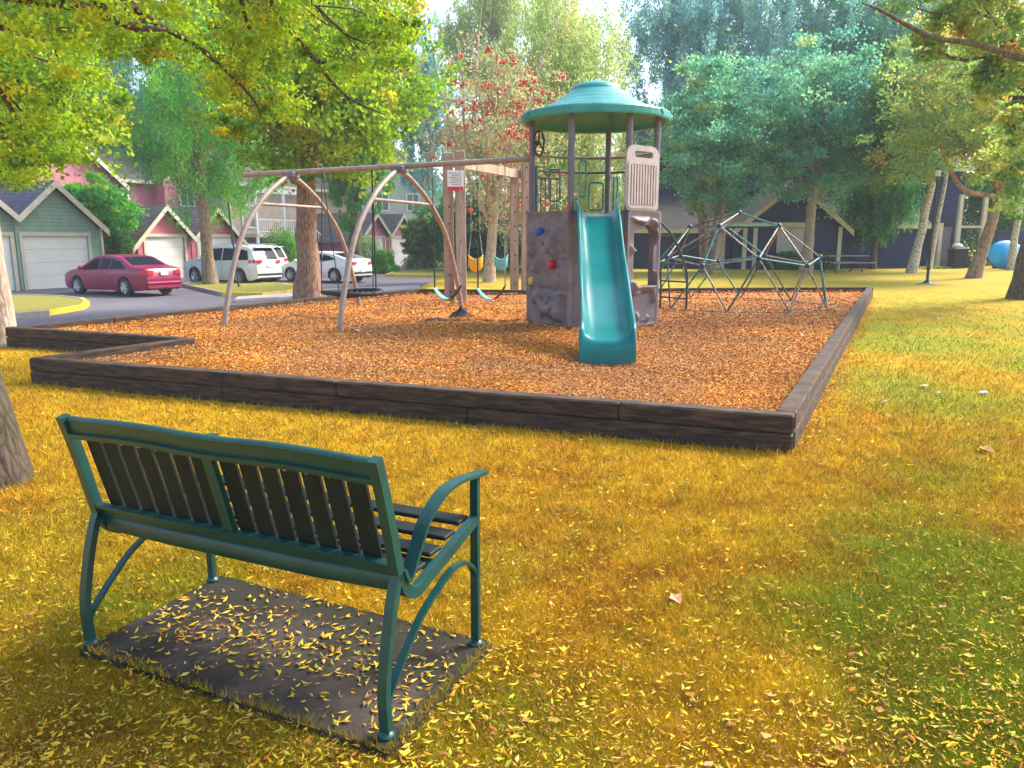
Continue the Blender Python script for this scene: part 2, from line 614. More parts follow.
# ------------------------------------------------------------------ the ground
BED = [(1.95, 5.36), (-5.00, 8.03), (-4.08, 9.67), (-7.13, 10.92), (-4.46, 16.21), (-2.41, 19.57), (0.27, 19.17), (4.53, 19.98), (9.45, 20.41)]
ROADZ = -0.5
ROAD = [(-90, 14.5), (-9.2, 12.6), (-7.7, 12.0), (-5.5, 16.6), (-3.6, 20.6), (-4.1, 31.5), (-3.6, 36.2), (0.8, 36.4), (2.0, 60), (-2, 100), (-90, 100)]
SLAB = [(-1.58, 2.58), (-0.36, 2.0), (-0.07, 2.63), (-1.30, 3.21)]


def terrain_z(x, y):
    inside = in_poly(x, y, ROAD)
    d = poly_dist(x, y, ROAD)
    t = np.clip(d / 1.2, 0, 1); t = t * t * (3 - 2 * t)
    z = ROADZ * (1 - t)
    z = np.where(inside, ROADZ, z)
    swell = 0.03 * (vnoise(x, y, 11, 0.35, 3) - 0.5)
    z = z + np.where(inside, 0, swell * np.clip(d / 2, 0, 1))
    return z


GP = [((950, 620), .4, .8), ((1010, 650), .7, .8), ((960, 500), .5, .35), ((1000, 420), .8, .3), ((990, 735), .3, .9), ((1000, 560), .4, .6), ((930, 430), .8, .3), ((850, 380), .8, .4), ((960, 345), 1.2, .4), 
      ((90, 720), .5, .6), ((30, 560), .6, .5), ((150, 600), .3, .4), ((880, 330), 1.2, .45), ((80, 395), .8, .45), ((960, 470), .4, .35), ((510, 730), .3, .5)]
GW = [(*ground(*p), s, a) for p, s, a in GP]


def greenness(x, y):
    g = (vnoise(x, y, 3, 0.9, 4) - 0.5) * 1.5 - 0.27
    for gx, gy, s, a in GW:
        g = g + a * np.exp(-((x - gx) ** 2 + (y - gy) ** 2) / (2 * s * s)) * (0.6 + 0.8 * vnoise(x, y, 21, 2.5, 3))
    g = g + 0.34 * np.clip((x - 1.0) / 3, 0, 1) + 0.28 * np.clip((x - 2.2) / 3, 0, 1) * np.clip((y - 4) / 3, 0, 1)
    return np.clip(g, 0, 1)


def lawn_tint(x, y, pick=None):
    """grass colour; pick in 0..1 per blade lets green and dead blades stand side by side"""
    g = greenness(x, y)
    fine = vnoise(x, y, 55, 11.0, 3)
    g = np.clip(g + (fine - 0.5) * 1.1 * (0.15 + g), 0, 1)
    if pick is not None:
        g = np.clip((g - pick) * 4 + 0.5, 0, 1) * 0.75 + g * 0.25
    g = g[:, None]
    o = np.clip((vnoise(x, y, 33, 2.2, 4) - 0.5) * 2.4 + (vnoise(x, y, 56, 9.0, 3) - .42) * 1.6, 0, 1)[:, None]
    gold = np.array([0.49, 0.30, 0.006]) * (1 - o) + np.array([0.42, 0.20, 0.005]) * o
    nr = np.clip((y - 3.2) / 4.5, 0, 1)[:, None]
    green = np.array([0.19, 0.225, 0.005]) * (1 - nr) + np.array([0.25, 0.27, 0.012]) * nr
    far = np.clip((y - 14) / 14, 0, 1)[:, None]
    c = gold * (1 - g) + green * g
    c = c * (0.55 + 0.9 * fine[:, None])
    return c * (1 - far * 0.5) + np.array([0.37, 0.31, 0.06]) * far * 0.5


def axis(lo, hi, step, far):
    a = np.arange(lo, hi + 1e-6, step)
    return np.concatenate([[-far, -far / 2, -far / 5], a, [far / 5, far / 2, far]]) if lo > -far / 5 else a


gx = np.concatenate([[-170, -120], np.arange(-80, -10, 1.5), np.arange(-10, 14, 0.16), np.arange(14, 80, 1.5), [120, 170]])
gy = np.concatenate([[-60, -20], np.arange(-6, 1.2, 0.6), np.arange(1.2, 12, 0.12), np.arange(12, 40, 0.45), np.arange(40, 110, 2.5), [150, 200]])
X, Y = np.meshgrid(gx, gy, indexing='ij')
Z = terrain_z(X.ravel(), Y.ravel())
nx_, ny_ = len(gx), len(gy)
V = np.stack([X.ravel(), Y.ravel(), Z], 1)
I = np.arange(nx_ * ny_).reshape(nx_, ny_)
FQ = np.stack([I[:-1, :-1].ravel(), I[1:, :-1].ravel(), I[1:, 1:].ravel(), I[:-1, 1:].ravel()], 1)
me = bpy.data.meshes.new('ground')
me.vertices.add(len(V)); me.vertices.foreach_set('co', V.astype(np.float32).ravel())
me.loops.add(FQ.size); me.loops.foreach_set('vertex_index', FQ.astype(np.int32).ravel())
me.polygons.add(len(FQ)); me.polygons.foreach_set('loop_start', np.arange(0, FQ.size, 4, dtype=np.int32)); me.polygons.foreach_set('loop_total', np.full(len(FQ), 4, np.int32))
ca = me.attributes.new('tint', 'FLOAT_COLOR', 'POINT')
cc = np.ones((len(V), 4), np.float32); cc[:, :3] = lawn_tint(V[:, 0], V[:, 1])
ca.data.foreach_set('color', cc.ravel())
me.polygons.foreach_set('use_smooth', np.ones(len(FQ), bool))
me.materials.append(M['lawn']); me.update(calc_edges=True)
g_o = bpy.data.objects.new('ground', me); COL.objects.link(g_o)
tag(g_o, kind='structure')

# road
b = MB(); b.plate(ROAD, [], lambda u, v: Vector((u, v, ROADZ + 0.005)), (0, 0, 0.004))
tag(b.build('road', 'asphalt'), kind='structure')


def island(poly, name_grass, yellow_from, z0=ROADZ + 0.01):
    """grass island with its kerb"""
    n = len(poly)
    c = Vector((sum(p[0] for p in poly) / n, sum(p[1] for p in poly) / n, 0))
    inner = [tuple((Vector((p[0], p[1], 0)) - c).normalized() * -0.16 + Vector((p[0], p[1], 0)))[:2] for p in poly]
    k = MB(); y = MB()
    for i in range(n):
        j = (i + 1) % n
        q = [poly[i], poly[j], inner[j], inner[i]]
        (y if i in yellow_from else k).plate(q, [], lambda u, v: Vector((u, v, z0)), (0, 0, 0.14))
    a = k.build('kerb', 'curb'); tag(a, kind='structure')
    if yellow_from:
        a2 = y.build('yellow_kerb', 'curb_yellow'); tag(a2, kind='structure')
    g = MB(); g.plate(inner, [], lambda u, v: Vector((u, v, z0)), (0, 0, 0.12))
    go = g.build('grass_verge', 'lawn')
    at_ = go.data.attributes.new('tint', 'FLOAT_COLOR', 'POINT')
    at_.data.foreach_set('color', np.tile([0.25, 0.23, 0.05, 1.0], len(go.data.vertices)).astype(np.float32))
    tag(go, kind='structure')


def ring_px(pts, z=ROADZ):
    return [ground(px, py, z) for px, py in pts]


island(ring_px([(-60, 322), (10, 319), (50, 316), (84, 310), (90, 306), (84, 302), (60, 299.5), (10, 298), (-60, 299)]), 'a', (2, 3, 4))
island(ring_px([(182, 287), (222, 296.5), (262, 297), (288, 295), (299, 291.5), (297, 288.5), (285, 286.5), (262, 285.5), (225, 284.5), (195, 284)]), 'b', (1, 2, 3, 4, 5, 6))
# pavement and kerb on the far side of the road
island(ring_px([(385, 277), (440, 277.5), (540, 277), (640, 275), (640, 266), (540, 267), (440, 269), (400, 271)]), 'c', (0, 1))
b = MB()
b.plate(ring_px([(235, 303), (300, 299.5), (420, 291), (420, 288), (330, 291.5), (290, 296), (238, 300)], ROADZ), [], lambda u, v: Vector((u, v, ROADZ + 0.02)), (0, 0, 0.1))
tag(b.build('pavement', 'walk'), kind='structure')

# ------------------------------------------------------------------ timber border and chips
CHZ = 0.20
border = thing('timber_border', 'low dark weathered timber edging round the wood chip bed', 'edging', (BED[0][0], BED[0][1], 0))


def timber_run(p, q, zt=0.285, rows=2, ext0=0.0, ext1=0.0, out=0.0):
    P = Vector((p[0], p[1], 0)); Q = Vector((q[0], q[1], 0))
    d = (Q - P).normalized(); P = P - d * ext0; Q = Q + d * ext1
    L = (Q - P).length
    n_ = max(1, round(L / 2.44))
    ang = math.atan2(d.y, d.x)
    h = zt / rows
    for r_ in range(rows):
        off = 0 if r_ % 2 == 0 else 0.5 / n_
        cuts = [0] + [k / n_ - (off if 0 < k < n_ else 0) for k in range(1, n_)] + [1]
        for k in range(len(cuts) - 1):
            a, b_ = cuts[k] * L + 0.003, cuts[k + 1] * L - 0.003
            c = P + d * (a + b_) / 2
            mb = MB()
            mb.bbox((c.x - BED[0][0], c.y - BED[0][1], h * (r_ + 0.5) - (0.04 if r_ == 0 else 0) / 2),
                    (b_ - a, 0.14 if r_ else 0.145, h - 0.006 + (0.04 if r_ == 0 else 0)), ang, 0.012)
            mb.build('timber', 'timber', border)


nB = len(BED)
ctrB = Vector((1, 12, 0))
for i in range(nB):
    p, q = BED[i], BED[(i + 1) % nB]
    ext = {0: (0.07, 0.07), 2: (0.0, 0.0)}.get(i, (-0.075, 0.07) if i else (0.07, 0.07))
    if i == 1: ext = (-0.075, 0.03)
    if i == 2: ext = (-0.075, 0.07)
    if i == 8: ext = (0.07, -0.075)
    timber_run(p, q, 0.285, 2, *ext)

b = MB()
b.plate([(p[0], p[1]) for p in BED], [], lambda u, v: Vector((u, v, CHZ - 0.02)), (0, 0, 0.012))
b.v = [(p[0], p[1], p[2] - .035) for p in b.v]
tag(b.build('wood_chip_bed', 'chips'), kind='structure')

rng = np.random.default_rng(5)
# chips scattered so that the near part of the bed is densest
n = 330000
px = rng.uniform(10, 880, n); py = 286 + rng.power(1.3, n) * 130
u = (px - 512) / F; v = (384 - py) / F
bz = -math.sin(PITCH) + v * math.cos(PITCH); t = (CHZ - EYE) / bz
x = u * t; y = (math.cos(PITCH) + v * math.sin(PITCH)) * t
ok = in_poly(x, y, BED) & (poly_dist(x, y, BED) > 0.1) & (t > 0)
x, y = x[ok], y[ok]; n = len(x)
heap = 0.06 * (vnoise(x, y, 8, 1.3, 3) - 0.35)
for hx_, hy_, hs_, hd_ in ((-2.85, 13.3, .55, .05), (-1.1, 12.95, .35, .05), (-.25, 12.75, .35, .05), (1.03, 7.95, .45, .06)):
    rr_h = np.hypot(x - hx_, y - hy_); heap += hd_ * (-np.exp(-(rr_h / hs_) ** 2) + .7 * np.exp(-((rr_h - hs_ * 1.5) / (hs_ * .5)) ** 2))
P = np.stack([x, y, CHZ + heap + rng.uniform(-0.008, 0.016, n)], 1)
k = np.clip(y / 12, 0.5, 1.3)
d = unit(rng.normal(size=(n, 3)) * np.array([1, 1, 0.35])); q = unit(rng.normal(size=(n, 3)) * np.array([0.5, 0.5, 1]) + np.array([0, 0, 0.6]))
s = unit(np.cross(d, q)); l = (rng.uniform(0.014, 0.045, n) * k)[:, None] / 2; ww = (rng.uniform(0.008, 0.02, n) * k)[:, None] / 2
Vc = np.stack([P - d * l - s * ww, P - d * l * .8 + s * ww, P + d * l + s * ww * .8, P + d * l * .9 - s * ww], 1)
pal = np.array([[0.74, 0.27, 0.03], [0.62, 0.19, 0.02], [0.45, 0.11, 0.02], [0.78, 0.40, 0.05], [0.80, 0.54, 0.18], [0.26, 0.07, 0.02], [0.72, 0.46, 0.03]])
pi = rng.choice(7, n, p=[.22, .18, .14, .16, .12, .08, .10])
tone = 0.55 + 0.85 * vnoise(x, y, 44, 1.1, 4)[:, None]
greyk = np.clip((vnoise(x, y, 45, .7, 4) - .5) * 3, 0, .45)[:, None]
shade = pal[pi] * rng.uniform(0.7, 1.25, (n, 1)) * tone * .86
shade = shade * (1 - greyk) + np.array([.34, .20, .11]) * rng.uniform(.5, 1.3, (n, 1)) * greyk
tag(poly_mesh('wood_chips', Vc, 4, 'chip', shade), 'loose orange brown wood chips covering the play area', 'wood chips', kind='stuff')

# ------------------------------------------------------------------ grass blades and fallen leaves
BEDO = BED
n = 560000
px = rng.uniform(-40, 1064, n); py = 290 + rng.power(1.5, n) * 520
u = (px - 512) / F; v = (384 - py) / F
bz = -math.sin(PITCH) + v * math.cos(PITCH); t = (0 - EYE) / bz
x = u * t; y = (math.cos(PITCH) + v * math.sin(PITCH)) * t
ok = (~(in_poly(x, y, BED) | (poly_dist(x, y, BED) < 0.085))) & (~(in_poly(x, y, SLAB) & (poly_dist(x, y, SLAB) > .05 * rng.power(.6, n) * vnoise(x, y, 90, 4.0, 2)))) & (~in_poly(x, y, ROAD)) & (y < 24)
x, y = x[ok], y[ok]; n = len(x)
z = terrain_z(x, y) + np.where(in_poly(x, y, SLAB), .03, 0)
k = np.clip(y / 3.4, 0.6, 3.6)
ang = rng.uniform(0, 2 * PI, n); lean = rng.normal(0, 0.75, (n, 2))
h = rng.uniform(0.010, 0.036, n) * (0.7 + 0.8 * vnoise(x, y, 57, 5.0, 2)) * np.clip(k, .7, 1.5)
wv = rng.uniform(0.0016, 0.003, n) * k
sx = np.cos(ang) * wv; sy = np.sin(ang) * wv
A = np.stack([x - sx, y - sy, z - 0.004], 1); B = np.stack([x + sx, y + sy, z - 0.004], 1)
C = np.stack([x + lean[:, 0] * h, y + lean[:, 1] * h, z + h], 1)
tint = lawn_tint(x, y, rng.uniform(0, 1, n)) * rng.uniform(0.45, 1.5, (n, 1)) * np.stack([rng.uniform(.8, 1.15, n), rng.uniform(.88, 1.1, n), np.ones(n)], 1)
tag(poly_mesh('grass', np.stack([A, B, C], 1), 3, 'blade', tint), 'short golden and green lawn grass around the play area', 'grass', kind='stuff')


def litter(name, x, y, z, L, rng, label, tilt=0.35, pal=None, cat='leaves', flat=0.004):
    n = len(x)
    a = rng.uniform(0, 2 * PI, n)
    d = np.stack([np.cos(a), np.sin(a), rng.normal(0, tilt * .5, n)], 1); d = unit(d)
    s = unit(np.cross(d, np.stack([rng.normal(0, tilt, n), rng.normal(0, tilt, n), np.ones(n)], 1)))
    up = np.cross(s, d); up *= np.sign(up[:, 2:3])
    l = (L * rng.uniform(0.4, 1.3, n))[:, None] / 2
    wd = l * rng.uniform(0.16, 0.42, n)[:, None]
    P = np.stack([x, y, z + flat + rng.uniform(0, 0.006, n)], 1)
    bend = l * rng.uniform(-0.1, 0.3, n)[:, None] * up
    side = s * l * rng.normal(0, .16, n)[:, None]
    tip, tail = P + d * l + bend + side, P - d * l + bend + side
    V1 = np.stack([tail, P + s * wd, tip, P + up * wd * 0.35], 1)
    V2 = np.stack([tail, P + up * wd * 0.35, tip, P - s * wd], 1)
    V = np.concatenate([V1, V2], 1).reshape(-1, 4, 3)
    c = pal[rng.integers(0, len(pal), n)] * rng.uniform(0.8, 1.15, (n, 1))
    return tag(poly_mesh(name, V, 4, 'litter', np.repeat(c, 2, 0)), label, cat, kind='stuff')


LP = np.array([[0.68, 0.44, 0.012], [0.70, 0.47, 0.02], [0.62, 0.34, 0.008], [0.58, 0.42, 0.02], [0.42, 0.16, 0.015], [0.70, 0.48, 0.08], [0.38, 0.38, 0.03], [0.28, 0.12, 0.03]])
n = 9800
px = rng.uniform(-30, 1054, n); py = 296 + rng.power(1.75, n) * 500
u = (px - 512) / F; v = (384 - py) / F
bz = -math.sin(PITCH) + v * math.cos(PITCH); t = (0 - EYE) / bz
x = u * t; y = (math.cos(PITCH) + v * math.sin(PITCH)) * t
keep = rng.uniform(0, 1, n) < 0.35 + 0.9 * vnoise(x, y, 71, 1.6, 3) - 0.3 * np.clip((x - .4) / 1.2, 0, 1)
ok = (~(in_poly(x, y, BED) | (poly_dist(x, y, BED) < 0.1))) & (~in_poly(x, y, SLAB)) & (~in_poly(x, y, ROAD)) & keep & (y < 22)
x, y = x[ok], y[ok]
litter('fallen_leaves', x, y, terrain_z(x, y) + 0.012, 0.037 * np.clip(y / 3.6, .85, 2.3), rng, 'slender yellow leaves fallen all over the lawn', pal=LP)

n = 1500
a = rng.uniform(0, 1, n); c = rng.uniform(0, 1, n)
p0, p1, p3 = np.array(SLAB[0]), np.array(SLAB[1]), np.array(SLAB[3])
XY = p0 + a[:, None] * (p1 - p0) + c[:, None] * (p3 - p0)
ok = (a > .02) & (a < .98) & (c > .02) & (rng.uniform(0, 1, n) < 0.25 + 0.75 * np.exp(-((c - .5) ** 2) / .05))
XY = XY[ok]
litter('slab_leaves', XY[:, 0], XY[:, 1], np.full(len(XY), 0.035), np.full(len(XY), 0.034), rng, 'yellow leaves scattered on the dark slab under the bench', pal=LP, tilt=0.25)
# litter caught along the outside foot of the timber edging
n = 1500
tt = rng.uniform(0, 1, n); sgn = rng.uniform(0.09, 0.3, n)
A0, A1 = np.array(BED[0]), np.array(BED[8]); D_ = A1 - A0; N_ = np.array([D_[1], -D_[0]]) / np.hypot(*D_)
XY = A0 + tt[:, None] * D_ + N_ * (0.085 + rng.exponential(0.07, n))[:, None]
litter('edge_leaves', XY[:, 0], XY[:, 1], np.full(n, 0.012), np.full(n, 0.05), rng, 'orange leaf litter along the foot of the right timber edging', pal=np.array([[0.6, 0.22, 0.03], [0.7, 0.35, 0.04], [0.35, 0.13, 0.03]]))

# a few single big leaves that stand out
for (px_, py_, s_, c_, lab) in [(676, 604, 0.05, (0.75, 0.35, 0.2), 'pale pink brown leaf lying alone on the golden lawn'),
                                (985, 470 - 18, 0.09, (0.5, 0.2, 0.05), 'curled orange brown leaf on the lawn at far right')]:
    gx_, gy_ = ground(px_, py_)
    mb = MB(); pts = []
    for k_ in range(9):
        a_ = 2 * PI * k_ / 9; rr = s_ * (1 if k_ % 2 else 0.62)
        pts.append((math.cos(a_) * rr * 0.7, math.sin(a_) * rr, 0.012 + 0.15 * rr * math.cos(2 * a_)))
    mb.add([(0, 0, 0.002)] + pts, [(0, i + 1, (i + 1) % 9 + 1) for i in range(9)])
    m_ = mat('single_leaf', c_, 0.7)
    o_ = mb.build('fallen_leaf', m_); o_.location = (gx_, gy_, 0.02); tag(o_, lab, 'leaf')

# broader brown and orange leaves here and there
n = 210
px = rng.uniform(-30, 1054, n); py = 300 + rng.power(1.5, n) * 480
u = (px - 512) / F; v = (384 - py) / F
bz = -math.sin(PITCH) + v * math.cos(PITCH); t = (0 - EYE) / bz
x = u * t; y = (math.cos(PITCH) + v * math.sin(PITCH)) * t
ok = (~(in_poly(x, y, BED) | (poly_dist(x, y, BED) < 0.1))) & (~in_poly(x, y, SLAB)) & (~in_poly(x, y, ROAD)) & (y < 22)
x, y = x[ok], y[ok]; n = len(x)
a = rng.uniform(0, 2 * PI, n)[:, None]; kk = np.arange(9)[None]
rad = rng.uniform(.008, .026, n)[:, None] * np.clip(y / 5, .8, 1.8)[:, None] * np.where(kk % 2 == 0, 1, rng.uniform(.5, .8, (n, 1))) * rng.uniform(.8, 1.2, (n, 9))
th = a + kk * 2 * PI / 9
curl = rng.uniform(-.2, .6, (n, 1)) * rad * np.abs(np.cos(th - a)) + rng.uniform(0, .3, (n, 9)) * rad
Vb = np.stack([x[:, None] + np.cos(th) * rad, y[:, None] + np.sin(th) * rad * .75, terrain_z(x, y)[:, None] + .018 + curl], 2)
palb = np.array([[.36, .15, .02], [.44, .24, .03], [.26, .11, .02], [.55, .36, .05], [.40, .24, .09], [.5, .42, .04]])
tag(poly_mesh('broad_leaves', Vb, 9, 'litter', palb[rng.integers(0, 6, n)] * rng.uniform(.7, 1.2, (n, 1))), 'scattered broad curled brown and orange leaves on the lawn', 'leaves', kind='stuff')

# small broken leaf crumbs and straw between the blades
n = 34000
px = rng.uniform(-30, 1054, n); py = 300 + rng.power(1.5, n) * 490
u = (px - 512) / F; v = (384 - py) / F
bz = -math.sin(PITCH) + v * math.cos(PITCH); t = (0 - EYE) / bz
x = u * t; y = (math.cos(PITCH) + v * math.sin(PITCH)) * t
ok = (~(in_poly(x, y, BED) | (poly_dist(x, y, BED) < 0.1))) & (~in_poly(x, y, SLAB)) & (~in_poly(x, y, ROAD)) & (y < 22) & (rng.uniform(0, 1, n) < 1.25 * vnoise(x, y, 72, 2.2, 3))
x, y = x[ok], y[ok]
litter('leaf_crumbs', x, y, terrain_z(x, y) + 0.014, 0.016 * np.clip(y / 4, .8, 2.6), rng, 'tiny leaf crumbs and straw strewn through the lawn grass', pal=np.array([[0.66, 0.44, 0.03], [0.6, 0.42, 0.12], [0.4, 0.15, 0.02], [0.2, 0.09, 0.03], [0.5, 0.3, 0.02]]))

# concrete slab under the bench
b = MB(); sl = [Vector((p[0], p[1], 0)) for p in SLAB]
cx_ = sum(sl, Vector()) / 4
ins = [tuple(p + (cx_ - p).normalized() * 0.012)[:2] for p in sl]
b.add([(p.x, p.y, -0.05) for p in sl] + [(p.x, p.y, 0.025) for p in sl] + [(q[0], q[1], 0.035) for q in ins],
      [(0, 1, 5, 4), (1, 2, 6, 5), (2, 3, 7, 6), (3, 0, 4, 7), (4, 5, 9, 8), (5, 6, 10, 9), (6, 7, 11, 10), (7, 4, 8, 11), (8, 9, 10, 11)])
tag(b.build('concrete_slab', 'slab'), 'rectangular dark mossy concrete slab under the bench', 'slab')


# ------------------------------------------------------------------ bench
def smooth_path(pts, n=8):
    """Catmull-Rom through points"""
    P = [Vector(p) for p in pts]
    out = []
    for i in range(len(P) - 1):
        p0 = P[max(i - 1, 0)]; p1 = P[i]; p2 = P[i + 1]; p3 = P[min(i + 2, len(P) - 1)]
        for k in range(n):
            t = k / n
            out.append(0.5 * ((2 * p1) + (p2 - p0) * t + (2 * p0 - 5 * p1 + 4 * p2 - p3) * t * t + (3 * p1 - p0 - 3 * p2 + p3) * t ** 3))
    out.append(P[-1])
    return out


rr_, rl_ = Vector((-0.375, 2.071, 0)), Vector((-1.5565, 2.61, 0))
mid = (rr_ + rl_) / 2
dv = (rr_ - rl_).normalized()
bench = thing('park_bench', 'dark green metal park bench seen from behind on a concrete slab', 'bench', (mid.x, mid.y, 0.035), math.atan2(dv.y, dv.x))
HW = 0.647


def bench_side(s):
    x0 = s * HW
    def pth(pts, n=6): return smooth_path([(x0, y, z - 0.035) for y, z in pts], n)
    up = (1, 0, 0)
    MB().tube(pth([(0.0, 0.05), (-0.004, 0.19), (0.016, 0.31), (0.05, 0.44), (0.082, 0.52)]), 1, 4, flat=(0.016, 0.0125), up=up).build('rear_leg', 'green_metal', bench)
    MB().tube(pth([(0.092, 0.50), (0.075, 0.56), (0.043, 0.70), (0.015, 0.81), (-0.012, 0.900)]), 1, 4, flat=(0.016, 0.017), up=up).build('back_post', 'green_metal', bench)
    MB().tube(pth([(0.589, 0.05), (0.589, 0.3), (0.59, 0.5), (0.592, 0.672)], 3), 1, 4, flat=(0.015, 0.0105), up=up).build('front_leg', 'green_metal', bench)
    MB().tube(pth([(0.098, 0.53), (0.13, 0.485), (0.19, 0.56), (0.25, 0.635), (0.36, 0.69), (0.48, 0.697), (0.592, 0.683), (0.66, 0.677)]), 1, 4, flat=(0.022, 0.006), up=up).build('armrest', 'green_metal', bench)
    MB().tube(pth([(0.10, 0.50), (0.12, 0.455), (0.18, 0.425), (0.27, 0.445), (0.40, 0.475), (0.5, 0.50), (0.58, 0.52)]), 1, 4, flat=(0.014, 0.018), up=up).build('seat_rail', 'green_metal', bench)
    MB().tube(pth([(0.588, 0.30), (0.56, 0.35), (0.50, 0.39), (0.42, 0.40), (0.33, 0.375), (0.21, 0.325), (0.12, 0.255), (0.045, 0.185), (0.006, 0.14)]), 1, 4, flat=(0.012, 0.006), up=up).build('brace', 'green_metal', bench)
    for y in (0.0, 0.589):
        MB().lathe([(0.001, 0), (0.026, 0), (0.028, 0.005), (0.024, 0.011), (0.016, 0.02), (0.001, 0.022)], (x0, y, 0), 14).build('foot', 'green_metal', bench)


bench_side(1); bench_side(-1)
# back: plane from (y .085,z .52) to (y -.005,z .90); local frame along the tilt
B0 = Vector((0, 0.098, 0.475)); B1 = Vector((0, -0.008, 0.862))
bt = (B1 - B0).normalized(); bnrm = Vector((0, bt.z, -bt.y))       # bnrm points to the front


def back_pt(x, s, off=0.0):
    return Vector((x, 0, 0)) + B0 + bt * s + bnrm * off


Ls = (B1 - B0).length
# top rail: deep flat band, slightly bowed
pts = [back_pt(-HW + 0.015 + (2 * HW - 0.03) * i / 20, Ls - 0.036 - 0.004 * math.cos(4 * PI * i / 20), 0.0) for i in range(21)]
mb = MB(); mb.tube(pts, 1, 4, flat=(0.026, 0.006), up=bt, cap=True)
mb.tube([p + bt * 0.030 + bnrm * 0.006 for p in pts], 1, 8, flat=(0.009, 0.015), up=bt)
mb.tube([p - bt * 0.026 - bnrm * 0.010 for p in pts], 1, 4, flat=(0.009, 0.008), up=bt)
mb.build('top_rail', 'green_metal', bench)
pts = [back_pt(-HW + 0.015 + (2 * HW - 0.03) * i / 10, 0.022, -0.0) for i in range(11)]
mb = MB(); mb.tube(pts, 1, 4, flat=(0.024, 0.008), up=bt); mb.tube([p + bt * 0.022 - bnrm * .01 for p in pts], 1, 4, flat=(0.006, 0.012), up=bt)
mb.build('lower_rail', 'green_metal', bench)
mb = MB(); mb.tube([back_pt(0, 0.05, -0.004), back_pt(0, Ls - 0.06, -0.004)], 1, 4, flat=(0.021, 0.010), up=(1, 0, 0)); mb.build('centre_stile', 'green_metal', bench)
for s in (-1, 1):
    for i in range(7):
        xx = s * (0.062 + 0.082 * i)
        f_ = MB(); f_.tube([back_pt(xx, 0.015, 0.012), back_pt(xx, Ls - 0.05, 0.012)], 1, 4, flat=(0.034, 0.0045), up=(1, 0, 0))
        sl_ = f_.build('back_slat', 'green_slat', bench)
        bo = MB()
        for q in (0.04, Ls - 0.075):
            mrot = Matrix((Vector((1, 0, 0)), bt, -bnrm)).transposed()
            bo.lathe([(0.001, 0.009), (0.0045, 0.008), (0.0065, 0.004), (0.0065, 0)], back_pt(xx, q, -0.002 if q > .1 else -0.008), 8, axis=mrot)
        bo.build('bolt', 'bolt', sl_)
for i in range(5):
    yy = 0.15 + 0.098 * i
    zz = [0.425, 0.433, 0.452, 0.472, 0.492][i]
    mb = MB(); mb.bbox((0, yy, zz), (2 * HW - 0.04, 0.075, 0.016), 0, 0.004); mb.build('seat_slat', 'green_slat', bench)
mb = MB(); mb.tube([(-HW + .02, 0.112, 0.440), (-HW / 2, 0.106, 0.437), (HW / 2, 0.106, 0.437), (HW - .02, 0.112, 0.446)], 1, 10, flat=(0.034, 0.015), up=(0, 0, 1)); mb.build('rear_seat_rail', 'green_metal', bench)
mb = MB(); mb.tube([(-HW + .02, 0.33, 0.41), (HW - .02, 0.33, 0.41)], 1, 4, flat=(0.012, 0.02), up=(0, 0, 1)); mb.build('under_seat_bar', 'green_metal', bench)

# few leaves on the bench
n = 26
bx = rng.uniform(-.6, .6, n); by = rng.uniform(.12, .56, n)
ca_, sa_ = math.cos(bench.rotation_euler.z), math.sin(bench.rotation_euler.z)
zz = 0.035 + 0.425 + 0.2 * (by - .12) + 0.012
litter('bench_leaves', mid.x + bx * ca_ - by * sa_, mid.y + bx * sa_ + by * ca_, zz, np.full(n, 0.035), rng, 'few yellow leaves lying on the green bench seat', pal=LP, tilt=.15)


# ------------------------------------------------------------------ play tower
TC = Vector((1.32, 12.5, CHZ))
tower = thing('play_tower', 'round teal roofed play tower with climbing panels in the chips', 'play tower', TC)
PO = {'L': (-1.0, 0.0), 'FL': (-0.455, -0.87), 'FR': (0.39, -0.87), 'R': (0.87, -0.44), 'BR': (0.30, 0.9)}
for k_, (x_, y_) in PO.items():
    mb = MB(); mb.tube([(x_, y_, -0.1), (x_, y_, 3.12)], 0.048, 14); mb.build('post', 'post', tower)
# deck
mb = MB()
hexa = [(-0.97, 0), (-0.43, -0.84), (0.34, -0.84), (0.86, -.4), (0.88, 0.2), (0.48, 0.86), (-0.48, 0.86)]
mb.plate(hexa, [], lambda u, v: Vector((u, v, 1.60)), (0, 0, 0.06)); mb.build('deck', 'dark', tower)
# roof: stepped shallow cone
prof = [(1.09, 3.245), (1.145, 3.235), (1.155, 3.26), (1.155, 3.34), (1.14, 3.36)]
r0, z0_ = 1.19, 3.36
steps = 6
for i in range(steps):
    r1 = 1.14 - (i + 1) * (0.75 / steps)
    z1 = 3.36 + (i + 1) * (0.27 / steps) * (1 + 0.12 * (i - 2))
    prof += [(r1 + 0.008, z1 - 0.012), (r1, z1 - 0.004)]
zl = prof[-1][1]
prof += [(0.385, zl + 0.02), (0.36, zl + 0.055), (0.27, zl + 0.10), (0.15, zl + 0.13), (0.001, zl + 0.14)]
inner = [(1.09, 3.245), (1.08, 3.30), (0.9, 3.40), (0.5, 3.55), (0.001, 3.66)]
mb = MB(); mb.lathe(prof, (0, 0, 0), 48, smooth=False); mb.lathe(inner, (0, 0, 0), 48)
roof = mb.build('roof', 'roof_teal', tower, fix=False)
roof.location = (-0.02, 0, -0.16)
mb = MB()
